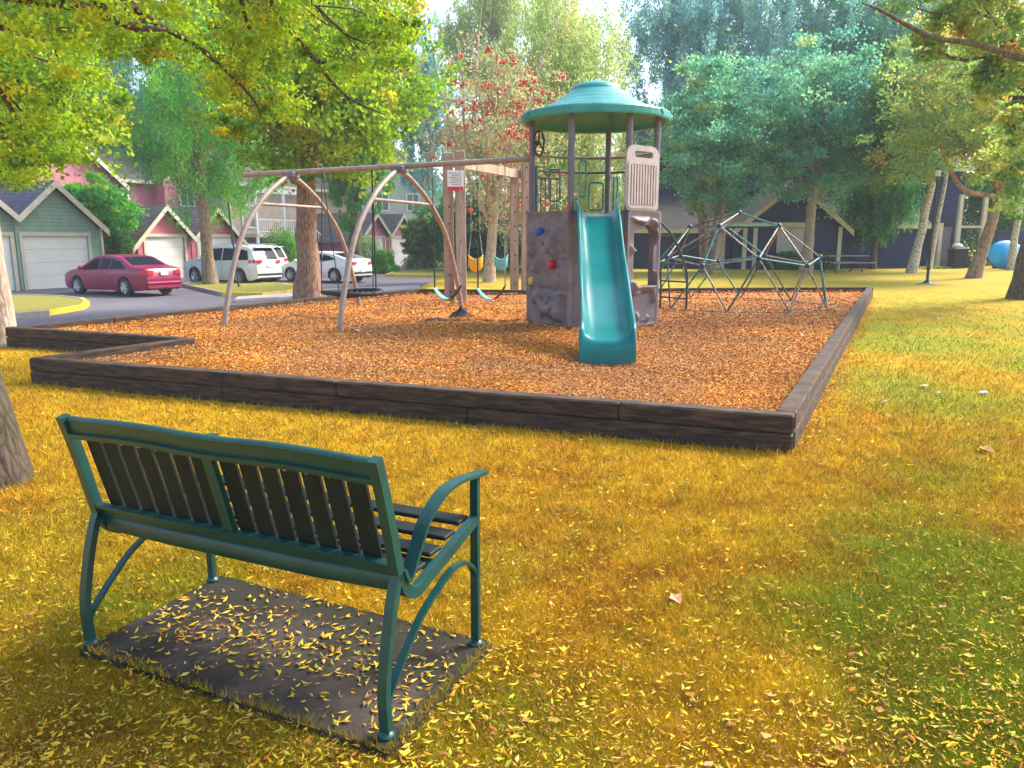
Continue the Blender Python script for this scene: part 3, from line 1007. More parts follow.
for k_ in range(6):
    a = R(-97 + 60 * k_)
    p = Vector((math.cos(a), math.sin(a), 0)); q = Vector((-p.y, p.x, 0))
    mb.add([p * 1.162 + q * 0.07 + Vector((0, 0, 3.35)), p * 1.162 - q * 0.07 + Vector((0, 0, 3.35)), p * 1.172 + Vector((0, 0, 3.27)), p * 1.12 + Vector((0, 0, 3.385))], [(0, 1, 2), (0, 3, 1)])
mb.build('gusset', 'roof_teal', roof, fix=False)


def relief_panel(p, q, z0, z1, ext, seed, holes=False, name='climbing_panel', m='mauve', win=None):
    P = Vector((p[0], p[1], 0)); Q = Vector((q[0], q[1], 0))
    d = (Q - P).normalized(); nrm = Vector((d.y, -d.x, 0))
    P = P - d * ext; Q = Q + d * ext; L = (Q - P).length; H = z1 - z0
    nu, nv = 44, 84
    uu, vv = np.meshgrid(np.linspace(0, L, nu), np.linspace(0, H, nv), indexing='ij')
    no = vnoise(uu.ravel(), vv.ravel(), seed, 5.5, 2).reshape(uu.shape)
    edge = np.minimum(np.minimum(uu, L - uu) / 0.09, np.minimum(vv, H - vv) / 0.07)
    rel = np.clip((no - 0.53) * 45, 0, 1) * (0.065 + .2 * np.clip(no - .53, 0, 1)) * np.clip(edge - 0.7, 0, 1)
    rel -= np.where(np.abs(vv - H * 0.33) < 0.03, 0.02, 0) * (edge > 1)
    frame_ = np.where(edge < 0.55, 0.014, 0.0)
    off = 0.055 + rel + frame_
    vs = []; idx = {}
    fs = []
    for i in range(nu):
        for j in range(nv):
            pt = P + d * uu[i, j] + nrm * off[i, j] + Vector((0, 0, z0 + vv[i, j]))
            idx[i, j] = len(vs); vs.append(pt)
    def inwin(i, j):
        if not win: return False
        a, b_, c, e, r_ = win
        U = (uu[i, j] + uu[i + 1, j + 1]) / 2; W_ = (vv[i, j] + vv[i + 1, j + 1]) / 2
        if not (a < U < b_ and c < W_ < e): return False
        dx = max(a + r_ - U, U - b_ + r_, 0); dy = max(W_ - e + r_, 0)
        return not (dx > 0 and dy > 0 and dx * dx + dy * dy > r_ * r_)
    for i in range(nu - 1):
        for j in range(nv - 1):
            if inwin(i, j): continue
            fs.append((idx[i, j], idx[i + 1, j], idx[i + 1, j + 1], idx[i, j + 1]))
    n0 = len(vs)
    vs += [v_ - nrm * (0.09 + float(off.ravel()[k_] - 0.055)) for k_, v_ in enumerate(vs[:n0])]
    # back faces and rims
    cnt = {}
    for f_ in fs:
        for a, b_ in zip(f_, f_[1:] + f_[:1]):
            cnt[(a, b_)] = 1
    bf = [tuple(i + n0 for i in reversed(f_)) for f_ in fs]
    rim = [(b_, a, a + n0, b_ + n0) for (a, b_) in cnt if (b_, a) not in cnt]
    mb = MB(); mb.add(vs, fs, True); mb.add([], []); 
    mb.f += bf + rim; mb.sm += [False] * (len(bf) + len(rim))
    return mb.build(name, m, tower), P, d, nrm


pan, Pp, dd, nn = relief_panel(PO['L'], PO['FL'], 0.0, 1.70, 0.05, 3)
mb = MB()
for c, px_, z_ in (('blue', 0.42, 1.42), ('red', 0.74, 0.93), ('yellow', 0.22, 0.66), ('mauve', 0.66, 0.38)):
    mrot = Matrix((dd, Vector((0, 0, 1)), nn)).transposed()
    h_ = MB()
    h_.lathe([(0.001, 0.095), (0.045, 0.092), (0.066, 0.078), (0.07, 0.06), (0.064, 0.0)], Pp + dd * px_ + nn * 0.065 + Vector((0, 0, z_ - 0.0)), 18, axis=mrot)
    h_.lathe([(0.018, 0.092), (0.022, 0.088), (0.024, 0.082)], Pp + dd * px_ + nn * 0.065 + Vector((0, 0, z_)), 12, axis=mrot)
    hd = h_.build('hand_hold', c if c != 'mauve' else 'post', tower)
    if c != 'mauve': hd['label'] = c + ' round climbing hold'
pan2, P2, d2, n2 = relief_panel(PO['FR'], PO['R'], 0.0, 1.70, 0.07, 9, win=(0.17, 0.63, 0.62, 1.52, 0.17), name='window_panel')
pan2['label'] = 'mauve panel with an arched opening'
# corner bead between wall panel and slide
mb = MB(); mb.bbox((PO['FL'][0] + 0.13, PO['FL'][1] + 0.0, 0.85), (0.17, 0.07, 1.7), 0, 0.012)
for z_ in (0.3, 0.65, 1.0, 1.35, 1.6):
    mb.lathe([(0.001, 0.012), (0.012, 0.01), (0.014, 0)], (PO['FL'][0] + 0.09, PO['FL'][1] - 0.037, z_), 8, axis=Matrix.Rotation(PI / 2, 3, 'X'))
mb.build('filler_panel', 'mauve', tower)
mb = MB(); mb.bbox((PO['FR'][0] - 0.06, PO['FR'][1], 0.85), (0.10, 0.07, 1.7), 0, 0.012); mb.build('filler_panel', 'mauve', tower)
# panel capping
for a_, b_ in (('L', 'FL'), ('FR', 'R')):
    A_ = Vector((*PO[a_], 1.715)); B_ = Vector((*PO[b_], 1.715)); d_ = (B_ - A_).normalized()
    mb = MB(); mb.tube([A_ - d_ * 0.06, B_ + d_ * 0.06], 1, 4, flat=(0.015, 0.075), up=(0, 0, 1)); mb.build('panel_cap', 'mauve', tower)

# tan gate panel over the window panel
A_ = Vector((*PO['FR'], 0)); B_ = Vector((*PO['R'], 0)); d_ = (B_ - A_).normalized(); nr = Vector((d_.y, -d_.x, 0)); Lp = (B_ - A_).length


def rrect(x0, x1, y0, y1, r_, n=5, rt=None):
    rt = rt or r_
    out = []
    for cx, cy, a0, q in ((x1 - r_, y0 + r_, -90, r_), (x1 - rt, y1 - rt, 0, rt), (x0 + rt, y1 - rt, 90, rt), (x0 + r_, y0 + r_, 180, r_)):
        for k in range(n + 1):
            a = R(a0 + 90 * k / n); out.append((cx + q * math.cos(a), cy + q * math.sin(a)))
    return out


mb = MB()
fr_ = lambda u, v: A_ + d_ * u + nr * 0.05 + Vector((0, 0, v))
mb.plate(rrect(-0.15, Lp - 0.04, 1.73, 2.66, 0.09, rt=0.16), [rrect(0.03, Lp - 0.19, 2.49, 2.58, 0.04)], fr_, nr * 0.035)
mb.plate(rrect(-0.12, Lp - 0.07, 1.76, 2.43, 0.06), [rrect(-0.07, Lp - 0.12, 1.81, 2.39, 0.03)], lambda u, v: fr_(u, v) + nr * 0.037, nr * 0.012)
gate = mb.build('tan_guard_panel', 'tan', tower)
mb = MB()
for i in range(9):
    u_ = -0.035 + i * (Lp - 0.13) / 8
    mb.box(fr_(u_, 2.10) + nr * 0.045, (0.035, 0.02, 0.57), math.atan2(d_.y, d_.x))
mb.build('rib', 'tan', gate)
# rails
def arc_rail(z_, r_, a0, a1, rad, m='rail', nm='guard_rail'):
    pts = [(math.cos(R(a)) * r_, math.sin(R(a)) * r_, z_) for a in np.linspace(a0, a1, 18)]
    mb = MB(); mb.tube(pts, rad, 8); return mb.build(nm, m, tower)


arc_rail(2.66, 1.0, 180, 68, 0.024)
arc_rail(2.42, 1.0, 180, 68, 0.018, 'pipe_dark')
arc_rail(2.66, 1.0, 68, 0, 0.024)
arc_rail(2.42, 1.0, 68, 0, 0.018, 'pipe_dark')
# barred rail from left post round the back left
mb = MB()
for i in range(7):
    a = R(176 - i * 8.4)
    mb.tube([(math.cos(a) * .97, math.sin(a) * .97, 1.66), (math.cos(a) * .97, math.sin(a) * .97, 2.30)], 0.011, 6)
mb.build('bar', 'post', tower)
arc_rail(2.31, .97, 180, 122, 0.018, 'pipe_dark'); arc_rail(1.74, .97, 180, 122, 0.016, 'pipe_dark')
mb = MB(); mb.tube([(-.93, .03, 1.68), (-.93, .03, 2.45)], 0.022, 8); mb.build('bar', 'pipe_teal', tower)


def loop_handle(c, w_, h_, ang):
    mb = MB(); d_ = Vector((math.cos(ang), math.sin(ang), 0))
    pts = [Vector(c) + d_ * u + Vector((0, 0, v)) for u, v in rrect(-w_ / 2, w_ / 2, 0, h_, 0.05, 4)]
    pts.append(pts[0]); mb.tube(pts, 0.016, 8, cap=False); mb.build('loop_handle', 'pipe_teal', tower)


loop_handle((-0.28, -0.84, 1.93), 0.12, 0.52, R(35)); loop_handle((-0.62, 0.5, 1.93), 0.18, 0.5, R(10))
loop_handle((0.10, 0.86, 1.8), 0.24, 0.45, R(0)); loop_handle((0.42, 0.8, 1.8), 0.16, 0.55, R(60))
# steering wheel on the left post
mb = MB(); cw = Vector((-0.90, -0.06, 2.78)); ax_ = Vector((0.45, -0.89, 0)).normalized(); e1 = Vector((0.36, 0.0, 0)).normalized()
e1 = Vector((ax_.y * -1, ax_.x, 0)) * 1.0
pts = [cw + (e1 * math.cos(R(a)) * 0.16 * 0.55 + Vector((0, 0, 1)) * math.sin(R(a)) * 0.19) for a in range(0, 361, 15)]
mb.tube(pts, 0.014, 6, cap=False)
for a in (90, 210, 330):
    mb.tube([cw, cw + (e1 * math.cos(R(a)) * 0.16 * 0.55 + Vector((0, 0, 1)) * math.sin(R(a)) * 0.19)], 0.013, 6)
mb.tube([cw, Vector((-1.0, 0, 2.78))], 0.03, 8); mb.build('steering_wheel', 'dark', tower)

# slide
bed_pts = smooth_path([(0, 11.80, 1.885), (0, 11.45, 1.86), (0, 11.05, 1.70), (0, 10.6, 1.43), (0, 10.2, 1.21), (0, 9.85, 1.07), (0, 9.45, 0.90), (0, 9.0, 0.66), (0, 8.65, 0.52), (0, 8.4, 0.47), (0, 8.25, 0.44)], 5)
mb = MB(); rings = []
nb = len(bed_pts)
for i, p in enumerate(bed_pts):
    t = i / (nb - 1)
    cx = 1.27 + (1.03 - 1.27) * t
    hw = 0.305 + 0.0 * t
    hood = max(0, 1 - t / 0.07)
    rh = 0.15 + 0.07 * hood - 0.05 * max(0, (t - .93) / .07)
    hw += 0.015 * hood
    lowz = max(0.0, 0)
    sec = [(-hw, -0.10), (-hw - 0.005, rh * .6), (-hw, rh), (-hw + 0.018, rh + 0.016), (-hw + 0.042, rh), (-hw + 0.06, rh * .5), (-hw + 0.085, 0.04), (-hw + 0.13, 0.008), (-hw * .4, 0)]
    sec = sec + [(0, -0.006)] + [(-a, b_) for a, b_ in reversed(sec)]
    sec += [(hw * .5, -0.12), (-hw * .5, -0.12)]
    rings.append([Vector((cx + a, p.y, p.z + b_)) for a, b_ in sec])
# exit lip turned down to the ground
last = rings[-1]
for dz_, dy_ in ((-0.045, -0.035), (-0.12, -0.05), (-0.30, -0.045)):
    zb = 0.44 + dz_
    rings.append([Vector((q.x, bed_pts[-1].y + dy_ + (0.0 if q.z >= 0.38 else 0.05), max(0.17, min(q.z, zb + max(0, (q.z - 0.44)) * .3)))) for q in last])
k = len(rings[0])
vs = [p for r_ in rings for p in r_]
fs = [(i * k + j, i * k + (j + 1) % k, (i + 1) * k + (j + 1) % k, (i + 1) * k + j) for i in range(len(rings) - 1) for j in range(k)]
mb.add(vs, fs, True); mb.add([vs[j] for j in range(k)], [tuple(range(k))])
sl_o = mb.build('slide', 'teal')
for v_ in sl_o.data.vertices: v_.co = v_.co - TC
sl_o.parent = tower
sl_o['label'] = 'glossy teal wavy slide'

# arch ladder on the right of the tower
lad = [at(663, 313, 13.9), at(658, 311, 14.2)]
mb = MB()
fA = Vector((*ground(686, 311, CHZ), CHZ)); fB = Vector((*ground(663.5, 310, CHZ), CHZ)) + Vector((0, .35, 0))
top = TC + Vector((0.85, 0.45, 1.75)); 
for f_, off in ((fA, Vector((0.1, -0.25, 0))), (fB, Vector((-0.12, 0.25, 0)))):
    e_ = f_ + Vector((-.03, 0, 0.75)); t_ = top + off * 0.6
    pts = smooth_path([f_, f_ + Vector((0, 0, 0.4)), e_, (e_ + t_) / 2 + Vector((0.06, 0, 0.12)), t_], 5)
    mb.tube([p - TC for p in pts], 0.022, 8)
    if f_ is fA: PA = pts
    else: PB = pts
for i in range(3, len(PA) - 1, 4):
    mb.tube([PA[i] - TC, PB[i] - TC], 0.017, 6)
lo = mb.build('arch_ladder', 'pipe_dark', tower)

# ------------------------------------------------------------------ swing frame joined to the tower
sw = thing('arched_swing_frame', 'brown metal swing frame with two pairs of curved legs', 'swing frame', (-3.9, 13.5, CHZ))
O_ = Vector((-3.9, 13.5, CHZ))


def wp(p): return Vector(p) - O_


bar0, bar1 = Vector((-4.62, 13.65, 2.60)), Vector((0.28, 12.62, 2.76))
def bar_at(t): return bar0 + (bar1 - bar0) * t
mb = MB(); mb.tube([wp(bar0), wp(bar1)], 0.045, 12); mb.build('top_bar', 'rail', sw)
FR_ = [(0, 0), (.02, .1), (.09, .26), (.19, .45), (.34, .64), (.6, .83), (.86, .95), (1.0, .985)]
for (ff, rf, ax_px) in (((225, 325), (359, 306), 291), ((340, 329), (461, 306), 399)):
    f1 = Vector((*ground(*ff, CHZ), CHZ - 0.05)); f2 = Vector((*ground(*rf, CHZ), CHZ - 0.05))
    best = min((abs(512 + 768 * bar_at(t_).x / (bar_at(t_).y * math.cos(PITCH) - (bar_at(t_).z - EYE) * math.sin(PITCH)) - ax_px), t_) for t_ in np.linspace(0, 1, 300))
    ap = bar_at(best[1]) - Vector((0, 0, 0.03))
    L_ = []
    for f_ in (f1, f2):
        pts = [Vector((f_.x + (ap.x - f_.x) * a, f_.y + (ap.y - f_.y) * a, f_.z + (ap.z - f_.z) * c)) for a, c in FR_]
        pts = smooth_path(pts, 4); L_.append(pts)
        mb = MB(); mb.tube([wp(p) for p in pts], 0.043, 10); mb.build('curved_leg', 'rail', sw)
    i_ = int(len(L_[0]) * 0.66)
    zc = L_[0][i_].z
    q2 = min(L_[1], key=lambda p: abs(p.z - zc))
    mb = MB(); mb.tube([wp(L_[0][i_]), wp(q2)], 0.026, 8); mb.build('cross_bar', 'rail', sw)
    mb = MB(); dd_ = (bar1 - bar0).normalized()
    mb.bbox(wp(ap) + Vector((0, 0, -0.02)), (0.22, 0.26, 0.11), math.atan2(dd_.y, dd_.x), 0.02); mb.build('bracket', 'post', sw)


def px_bar(px_):
    return bar_at(min((abs(512 + 768 * bar_at(t_).x / (bar_at(t_).y * math.cos(PITCH) - (bar_at(t_).z - EYE) * math.sin(PITCH)) - px_), t_) for t_ in np.linspace(0, 1, 500))[1])


def chain(mb, a, b, r=0.009, link=0.045):
    a, b = Vector(a), Vector(b); L = (b - a).length; n_ = max(2, int(L / link)); d_ = (b - a) / n_
    o = d_.orthogonal().normalized(); o2 = d_.normalized().cross(o)
    for i in range(n_):
        s_ = o if i % 2 else o2
        p = a + d_ * i; q = p + d_ * 1.15
        mb.tube([p, (p + q) / 2 + s_ * r * 1.1, q], r * 0.45, 4, cap=False)
        mb.tube([p, (p + q) / 2 - s_ * r * 1.1, q], r * 0.45, 4, cap=False)


# basket swing
c1, c2 = px_bar(322), px_bar(372)
cb = (c1 + c2) / 2; cb = Vector((cb.x + 0.02, cb.y, 0.62))
bs = thing('basket_swing', 'round black net basket swing on dark ropes', 'swing', cb)
mb = MB(); pts = [(math.cos(R(a)) * 0.5, math.sin(R(a)) * 0.5, 0.01 * math.sin(R(a * 2))) for a in range(0, 361, 12)]
mb.tube(pts, 0.038, 8, cap=False); mb.build('ring', 'black', bs)
mb = MB()
for i in range(-4, 5):
    o = i * 0.1; l_ = math.sqrt(.48 ** 2 - o * o)
    mb.tube([(o, -l_, 0), (o, -l_ * .5, -.05), (o, 0, -.07), (o, l_ * .5, -.05), (o, l_, 0)], 0.009, 5)
    mb.tube([(-l_, o, 0), (-l_ * .5, o, -.05), (0, o, -.07), (l_ * .5, o, -.05), (l_, o, 0)], 0.009, 5)
mb.build('net', 'black', bs)
for top_, sgn in ((c1, -1), (c2, 1)):
    for sy_ in (-1, 1):
        mb = MB(); e_ = Vector((sgn * 0.46 if sy_ < 0 else sgn * 0.3, sy_ * 0.3, 0.02))
        mb.tube([e_, top_ - cb], 0.014 if sgn > 0 and sy_ < 0 else 0.009, 6); mb.build('rope', 'black', bs)


def belt_swing(pl, pr, zt, label, sc_=1.0, tilt=0.05):
    A, B = px_bar(pl), px_bar(pr)
    mid_ = (A + B) / 2; wd = (B - A).length
    root = thing('belt_swing', label, 'swing', (mid_.x, mid_.y, zt), 0, 'belt swings on the metal bar')
    d_ = (B - A).normalized()
    mb = MB(); vs = []; nseg = 14
    for i in range(nseg + 1):
        t = i / nseg; x_ = (t - .5) * 0.46; z_ = -0.20 * (1 - (2 * t - 1) ** 2) + tilt * (t - .5)
        wv_ = 0.10 * (0.75 + 0.25 * math.sin(PI * t))
        for yy, th in ((-wv_, 0), (wv_, 0), (wv_, -.018), (-wv_, -.018)):
            vs.append(Vector((d_.x * x_ - d_.y * yy, d_.y * x_ + d_.x * yy, z_ + th)))
    fs = [(i * 4 + j, i * 4 + (j + 1) % 4, (i + 1) * 4 + (j + 1) % 4, (i + 1) * 4 + j) for i in range(nseg) for j in range(4)] + [(0, 1, 2, 3), tuple(nseg * 4 + j for j in range(4))]
    half = (nseg // 2)
    mb.add(vs, fs, False); st = mb.build('seat', 'aqua', root)
    st.data.materials.append(M['black'])
    for p_ in st.data.polygons:
        cx_ = sum((st.data.vertices[i].co.dot(Vector((d_.x, d_.y, 0))) for i in p_.vertices)) / len(p_.vertices)
        if cx_ > 0.06: p_.material_index = 1
    for s_, T_ in ((-1, A), (1, B)):
        m2 = MB(); e_ = Vector((d_.x * .23 * s_, d_.y * .23 * s_, tilt * .5 * s_))
        tp = Vector((T_.x - mid_.x, T_.y - mid_.y, T_.z - 0.045 - zt))
        chain(m2, e_, tp, 0.011); m2.tube([e_, e_ + (tp - e_) * 0.36], 0.014, 6)
        m2.build('chain', 'pipe_dark' if s_ < 0 else 'chain', root)
    return root


belt_swing(432, 460, 0.74, 'teal and black belt swing nearest the arched legs')
belt_swing(477, 505, 0.74, 'teal and black belt swing nearest the play tower')

# ------------------------------------------------------------------ timber swing frame with bucket swings
tf = thing('timber_swing_frame', 'tan timber post swing frame with drilled posts behind the metal swings', 'swing frame', (-1.2, 16.9, CHZ))
O2 = Vector((-1.2, 16.9, CHZ))
tp_ = [((-1.37, 16.95), 3.12, .21), ((-1.10, 16.8), 3.14, .21), ((0.06, 20.0), 2.95, .2), ((0.35, 19.95), 3.3, .2)]
for (x_, y_), h_, w_ in tp_:
    mb = MB(); mb.bbox((x_ - O2.x, y_ - O2.y, h_ / 2 - .05), (w_, w_, h_ + .1), 0.15, 0.012); po = mb.build('timber_post', 'tan_timber', tf)
    mb = MB()
    for k_ in range(9):
        zz_ = 0.2 + k_ * 0.36
        if zz_ < h_ - .1:
            mb.lathe([(0.001, 0.006), (0.018, 0.005), (0.02, 0)], (x_ - O2.x + 0.02, y_ - O2.y - w_ / 2 - 0.012, zz_), 8, axis=Matrix.Rotation(PI / 2, 3, 'X'))
    mb.build('bolt', 'dark', po)
bA, bB = Vector((-1.25, 17.02, 2.93 + CHZ)), Vector((0.2, 20.1, 2.93 + CHZ))
mb = MB(); mb.tube([bA - O2, bB - O2], 1, 4, flat=(0.10, 0.06), up=(0, 0, 1)); mb.build('beam', 'tan_timber', tf)
mb = MB(); mb.bbox((0, 0, 0), (0.34, 0.02, 0.42), 0.15, 0.004)
sg = mb.build('rules_sign', 'white'); sg.location = (-1.19, 16.66, 1.5 + (240 - 185) * 16.7 / 768 + 0.03)
sg.rotation_euler = (0, 0, 0)
tag(sg, 'small white notice with a red foot fixed on the timber swing posts', 'sign')
mb = MB(); mb.bbox((0.002, -0.014, -0.165), (0.336, 0.01, 0.085), 0.15, 0.003); mb.build('red_band', 'red', sg)
mb = MB()
for k_ in range(6):
    mb.box((-.03 + .03 * (k_ % 2), -0.0155 + (-.03 + .03 * (k_ % 2)) * .15, 0.15 - k_ * 0.045), (0.2 - 0.05 * (k_ % 2), 0.003, 0.011), 0.15)
mb.build('printed_lines', 'post', sg)


def bucket_swing(px_, Y_, m, label):
    t_ = (Y_ - bA.y) / (bB.y - bA.y); T_ = bA + (bB - bA) * t_
    zt = 1.5 - (257 - 240) * Y_ / 768
    root = thing('bucket_swing', label, 'swing', (T_.x, T_.y, zt), 0, 'toddler bucket swings on the timber frame')
    mb = MB(); w0, dp, hh = 0.17, 0.13, 0.30
    # tub: rim, tapering to a rounded bottom, open top, cut high at the sides
    prof_n = 20; rings_ = []
    for s_, z_ in ((1.0, 0.0), (1.02, -0.06), (0.95, -0.18), (0.7, -0.28), (0.3, -0.32)):
        rings_.append([(math.cos(2 * PI * j / prof_n) * w0 * s_, math.sin(2 * PI * j / prof_n) * dp * s_, z_ + (0.05 * math.cos(4 * PI * j / prof_n) if z_ > -0.1 else 0)) for j in range(prof_n)])
    vs = [p for r_ in rings_ for p in r_]
    mb.add(vs, [(i * prof_n + j, i * prof_n + (j + 1) % prof_n, (i + 1) * prof_n + (j + 1) % prof_n, (i + 1) * prof_n + j) for i in range(4) for j in range(prof_n)], True)
    mb.add(rings_[-1], [tuple(range(prof_n))])
    mb.tube([(p[0], p[1], p[2]) for p in rings_[0]] + [rings_[0][0]], 0.013, 6, cap=False)
    mb.build('tub', m, root)
    for s_ in (-1, 1):
        c_ = MB(); up_ = Vector((s_ * .10, 0, 0.55))
        chain(c_, (s_ * .16, .08, 0.03), up_, 0.009); chain(c_, (s_ * .16, -.08, 0.03), up_, 0.009)
        chain(c_, up_, T_ - Vector((T_.x, T_.y, zt)) + Vector((s_ * .10, s_ * .06, -0.08)), 0.010)
        c_.build('chain', 'chain', root)


bucket_swing(480, 17.9, 'yellow', 'yellow toddler bucket swing on long chains')
bucket_swing(504, 19.1, 'aqua', 'aqua toddler bucket swing on long chains')

# ------------------------------------------------------------------ geodesic climber
DC = Vector((4.57, 15.8, CHZ)); DR = 1.84
dome = thing('dome_climber', 'geodesic pipe climbing dome in teal and worn metal', 'climbing frame', DC)


def sph(pol, azd):
    a = R(azd); s_ = math.sin(R(pol))
    return Vector((math.sin(a) * s_ * DR, -math.cos(a) * s_ * DR, math.cos(R(pol)) * DR))


dv_ = [sph(0, 0)] + [sph(31.7, -2 + 36 + 72 * k_) for k_ in range(5)] + [sph(63.43, -2 + 36 + 72 * k_) for k_ in range(5)] + [sph(58.28, -2 + 72 * k_) for k_ in range(5)] + [sph(90, -2 + 18 + 36 * k_) for k_ in range(10)]
rnd = random.Random(4)
for i in range(len(dv_)):
    for j in range(i + 1, len(dv_)):
        L = (dv_[i] - dv_[j]).length
        if L < DR * 0.64:
            if i >= 16 and j >= 16: m_ = 'galv'
            else: m_ = rnd.choice(['galv', 'pipe_teal', 'pipe_teal', 'pipe_dark', 'pipe_dark', 'pipe_brown', 'galv'])
            mb = MB(); mb.tube([dv_[i], dv_[j]], 0.017, 8); mb.build('strut', m_, dome)
for i, p in enumerate(dv_[:16]):
    mb = MB(); mb.lathe([(0.001, .05), (.03, .045), (.048, .02), (.05, 0), (.048, -.02), (.03, -.045), (.001, -.05)], p, 12); mb.build('hub', 'hub', dome)

# ------------------------------------------------------------------ oddments in the chips and on the grass
for (px_, py_, w_, lab) in ((437, 321.5, 0.32, 'flat dark jacket dropped on the wood chips'), (461, 317.5, 0.26, 'crumpled dark jacket heaped on the wood chips')):
    gx_, gy_ = ground(px_, py_, CHZ); rs = np.random.RandomState(int(px_))
    mb = MB(); N = 14; vs = []
    for i in range(N):
        for j in range(N):
            u_ = (i / (N - 1) - .5) * 2; v_ = (j / (N - 1) - .5) * 2; r_ = math.hypot(u_, v_)
            e = 1 - 0.25 * rs.rand()
            vs.append((u_ * w_ * e, v_ * w_ * .5 * e, max(0, (1 - r_)) * (0.05 if w_ > .3 else .17) * (0.4 + rs.rand()) + 0.015 * rs.rand()))
    mb.add(vs, [(i * N + j, (i + 1) * N + j, (i + 1) * N + j + 1, i * N + j + 1) for i in range(N - 1) for j in range(N - 1)], True)
    o_ = mb.build('jacket', 'cloth'); o_.location = (gx_, gy_, CHZ + .005); o_.rotation_euler.z = 0.3; tag(o_, lab, 'jacket')
for k_, (px_, py_, z_, s_, lab) in enumerate([(357, 332, CHZ, .09, 'pale scrap lying on the chips by the swing leg'), (765, 338, CHZ, .06, 'white paper scrap on the chips before the climbing dome'), (801, 352 - 16, CHZ, .05, 'small white scrap on the chips left of the right edging'),
                                          (924, 388, 0, .09, 'white scrap on the lawn at the right'), (938, 395, 0, .05, 'small white scrap just beside a larger one'), (983, 395, 0, .08, 'white scrap on the lawn near the right picture edge'), (940, 320, 0, .1, 'white scrap on the far lawn'), (884, 404, 0, .06, 'brownish scrap on the lawn right of the timber corner')]):
    gx_, gy_ = ground(px_, py_, z_); rs = random.Random(k_)
    mb = MB(); pts = [(math.cos(a) * s_ * rs.uniform(.35, .75), math.sin(a) * s_ * rs.uniform(.25, .6), rs.uniform(.006, .03)) for a in np.linspace(0, 2 * PI, 8)[:-1]]
    mb.add([(0, 0, .03)] + pts, [(0, i + 1, (i + 1) % 7 + 1) for i in range(7)])
    o_ = mb.build('paper_scrap', 'curtain'); o_.location = (gx_, gy_, z_ + .008); tag(o_, lab, 'litter')



# ------------------------------------------------------------------ cars
def lerp(tab, x):
    for (a, b_), (c, d) in zip(tab, tab[1:]):
        if a <= x <= c:
            return b_ + (d - b_) * (x - a) / (c - a)
    return tab[0][1] if x < tab[0][0] else tab[-1][1]


